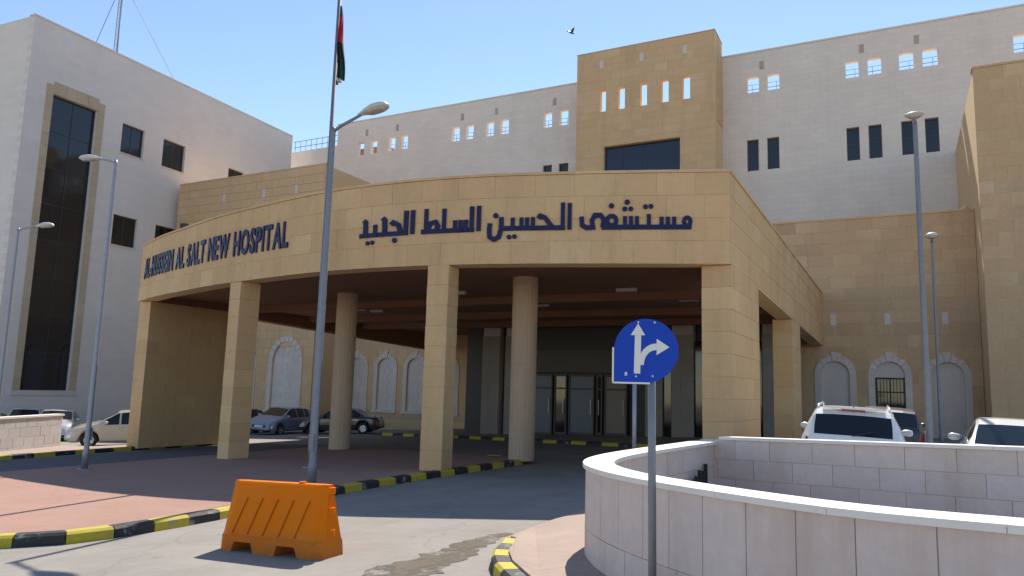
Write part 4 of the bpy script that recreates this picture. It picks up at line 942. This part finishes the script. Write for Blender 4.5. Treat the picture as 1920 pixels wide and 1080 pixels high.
    if kind == 'suv':
        out += [('brake_light',MB().box((-.415*L,-.20,1.535),(-.395*L,.20,1.58)).mesh('brake_light','taillight'),None),('spoiler',MB().box((-.428*L,-.52,1.575),(-.36*L,.52,1.605)).mesh('spoiler',col),None),
                ('wiper',MB().tube([(-.488*L,.0,1.10),(-.478*L,-.34,1.20)],.014,6).mesh('wiper','trim'),None),('antenna',MB().tube([(-.33*L,0,1.60),(-.37*L,0,1.72)],.012,6).mesh('antenna','trim'),None)]
    if 'tyre' not in _carmesh:
        def lathe(prof,nn=28): return [[(r2*math.cos(2*math.pi*k/nn),y,r2*math.sin(2*math.pi*k/nn)) for k in range(nn)] for r2,y in prof]
        _carmesh['tyre'] = MB().loft(lathe([(.62,-.3),(.9,-.33),(.985,-.25),(1,-.1),(1,.1),(.985,.25),(.9,.33),(.62,.3)]),False).mesh('tyre','tyre',True)
        rm = MB().loft(lathe([(.64,.30),(.60,.26),(.56,.12),(.2,.14),(.16,.20),(.01,.2)]),False)
        for k in range(5):
            a = 2*math.pi*k/5; c_,s_ = math.cos(a),math.sin(a); rot_ = lambda p: (p[0]*c_-p[2]*s_,p[1],p[0]*s_+p[2]*c_)
            rm.add([rot_(p) for p in ((.1,.2,-.09),(.1,.2,.09),(.6,.27,.06),(.6,.27,-.06),(.1,.14,-.09),(.1,.14,.09),(.6,.14,.06),(.6,.14,-.06))],[(0,1,2,3),(0,4,5,1),(3,2,6,7),(1,5,6,2),(0,3,7,4)])
        _carmesh['rim'] = rm.mesh('rim','rim')
        _carmesh['hub'] = MB().loft(lathe([(.60,.12),(.6,.05),(.01,.05)]),False).mesh('brake_disc','trim')
    _carmesh[key] = out; return out
def car(label, kind, col, x, y, heading, group='cars parked by the hospital', zs=1.0):
    """heading: compass of the nose as angle of +x axis"""
    d = CAR[kind]; o = thing('parked_car',label,'car',(x,y,ROAD(clampx(x))+.004),heading,group)
    vx,vy = math.cos(heading),math.sin(heading); o.rotation_euler = (math.atan(.0375*vy)*-1*-1, -math.atan(.0375*vx), heading)
    o.scale = (1,1,zs)
    for nm,me,_ in car_meshes(kind,col): obj(nm,me,o)
    for wq in d['wheels']:
        for s_ in (1,-1):
            wv = obj('wheel',None,o,((wq-.5)*d['L'],s_*(d['W']/2-.115),d['wr']),(0,0,0 if s_>0 else math.pi)); sc_ = (d['wr'],.32,d['wr'])
            for nm in ('tyre','rim','hub'): obj('tyre' if nm=='tyre' else ('rim' if nm=='rim' else 'brake_disc'),_carmesh[nm],wv,scale=sc_)
    return o
car('white crossover seen from behind beyond the ramp wall','suv','p_white',-.92,16.9,R(92),zs=.97)
car('white sedan at the right edge, its roof glaring in the sun','sedan','p_white',1.72,15.6,R(88),zs=.94)
car('dark hatchback mostly hidden behind the white crossover','hatch','p_black',-.42,24.5,R(92))
car('black crossover at the far right behind the white sedan','suv','p_black',3.9,25.0,R(175))
car('champagne sedan beside the left canopy pier','sedan','p_gold',-28.95,21.0,math.atan2(-.78,-.62))
car('silver sedan parked behind the low white wall','sedan','p_silver',-36.5,22.6,R(-40))
car('dark sedan at the left edge behind the low wall','sedan','p_grey',-37.6,19.6,R(-55))
car('white hatchback at the far left near the glass strip','hatch','p_white',-43.0,24.8,R(-35))
car('steel blue hatchback seen between the left square column and lamp post','hatch','p_blue',-31.2,32.1,R(-80))
car('black sedan parked behind the left round column','sedan','p_black',-27.9,33.4,R(205))
car('dark grey sedan just right of the left pier','sedan','p_grey',-33.8,31.6,R(-80))
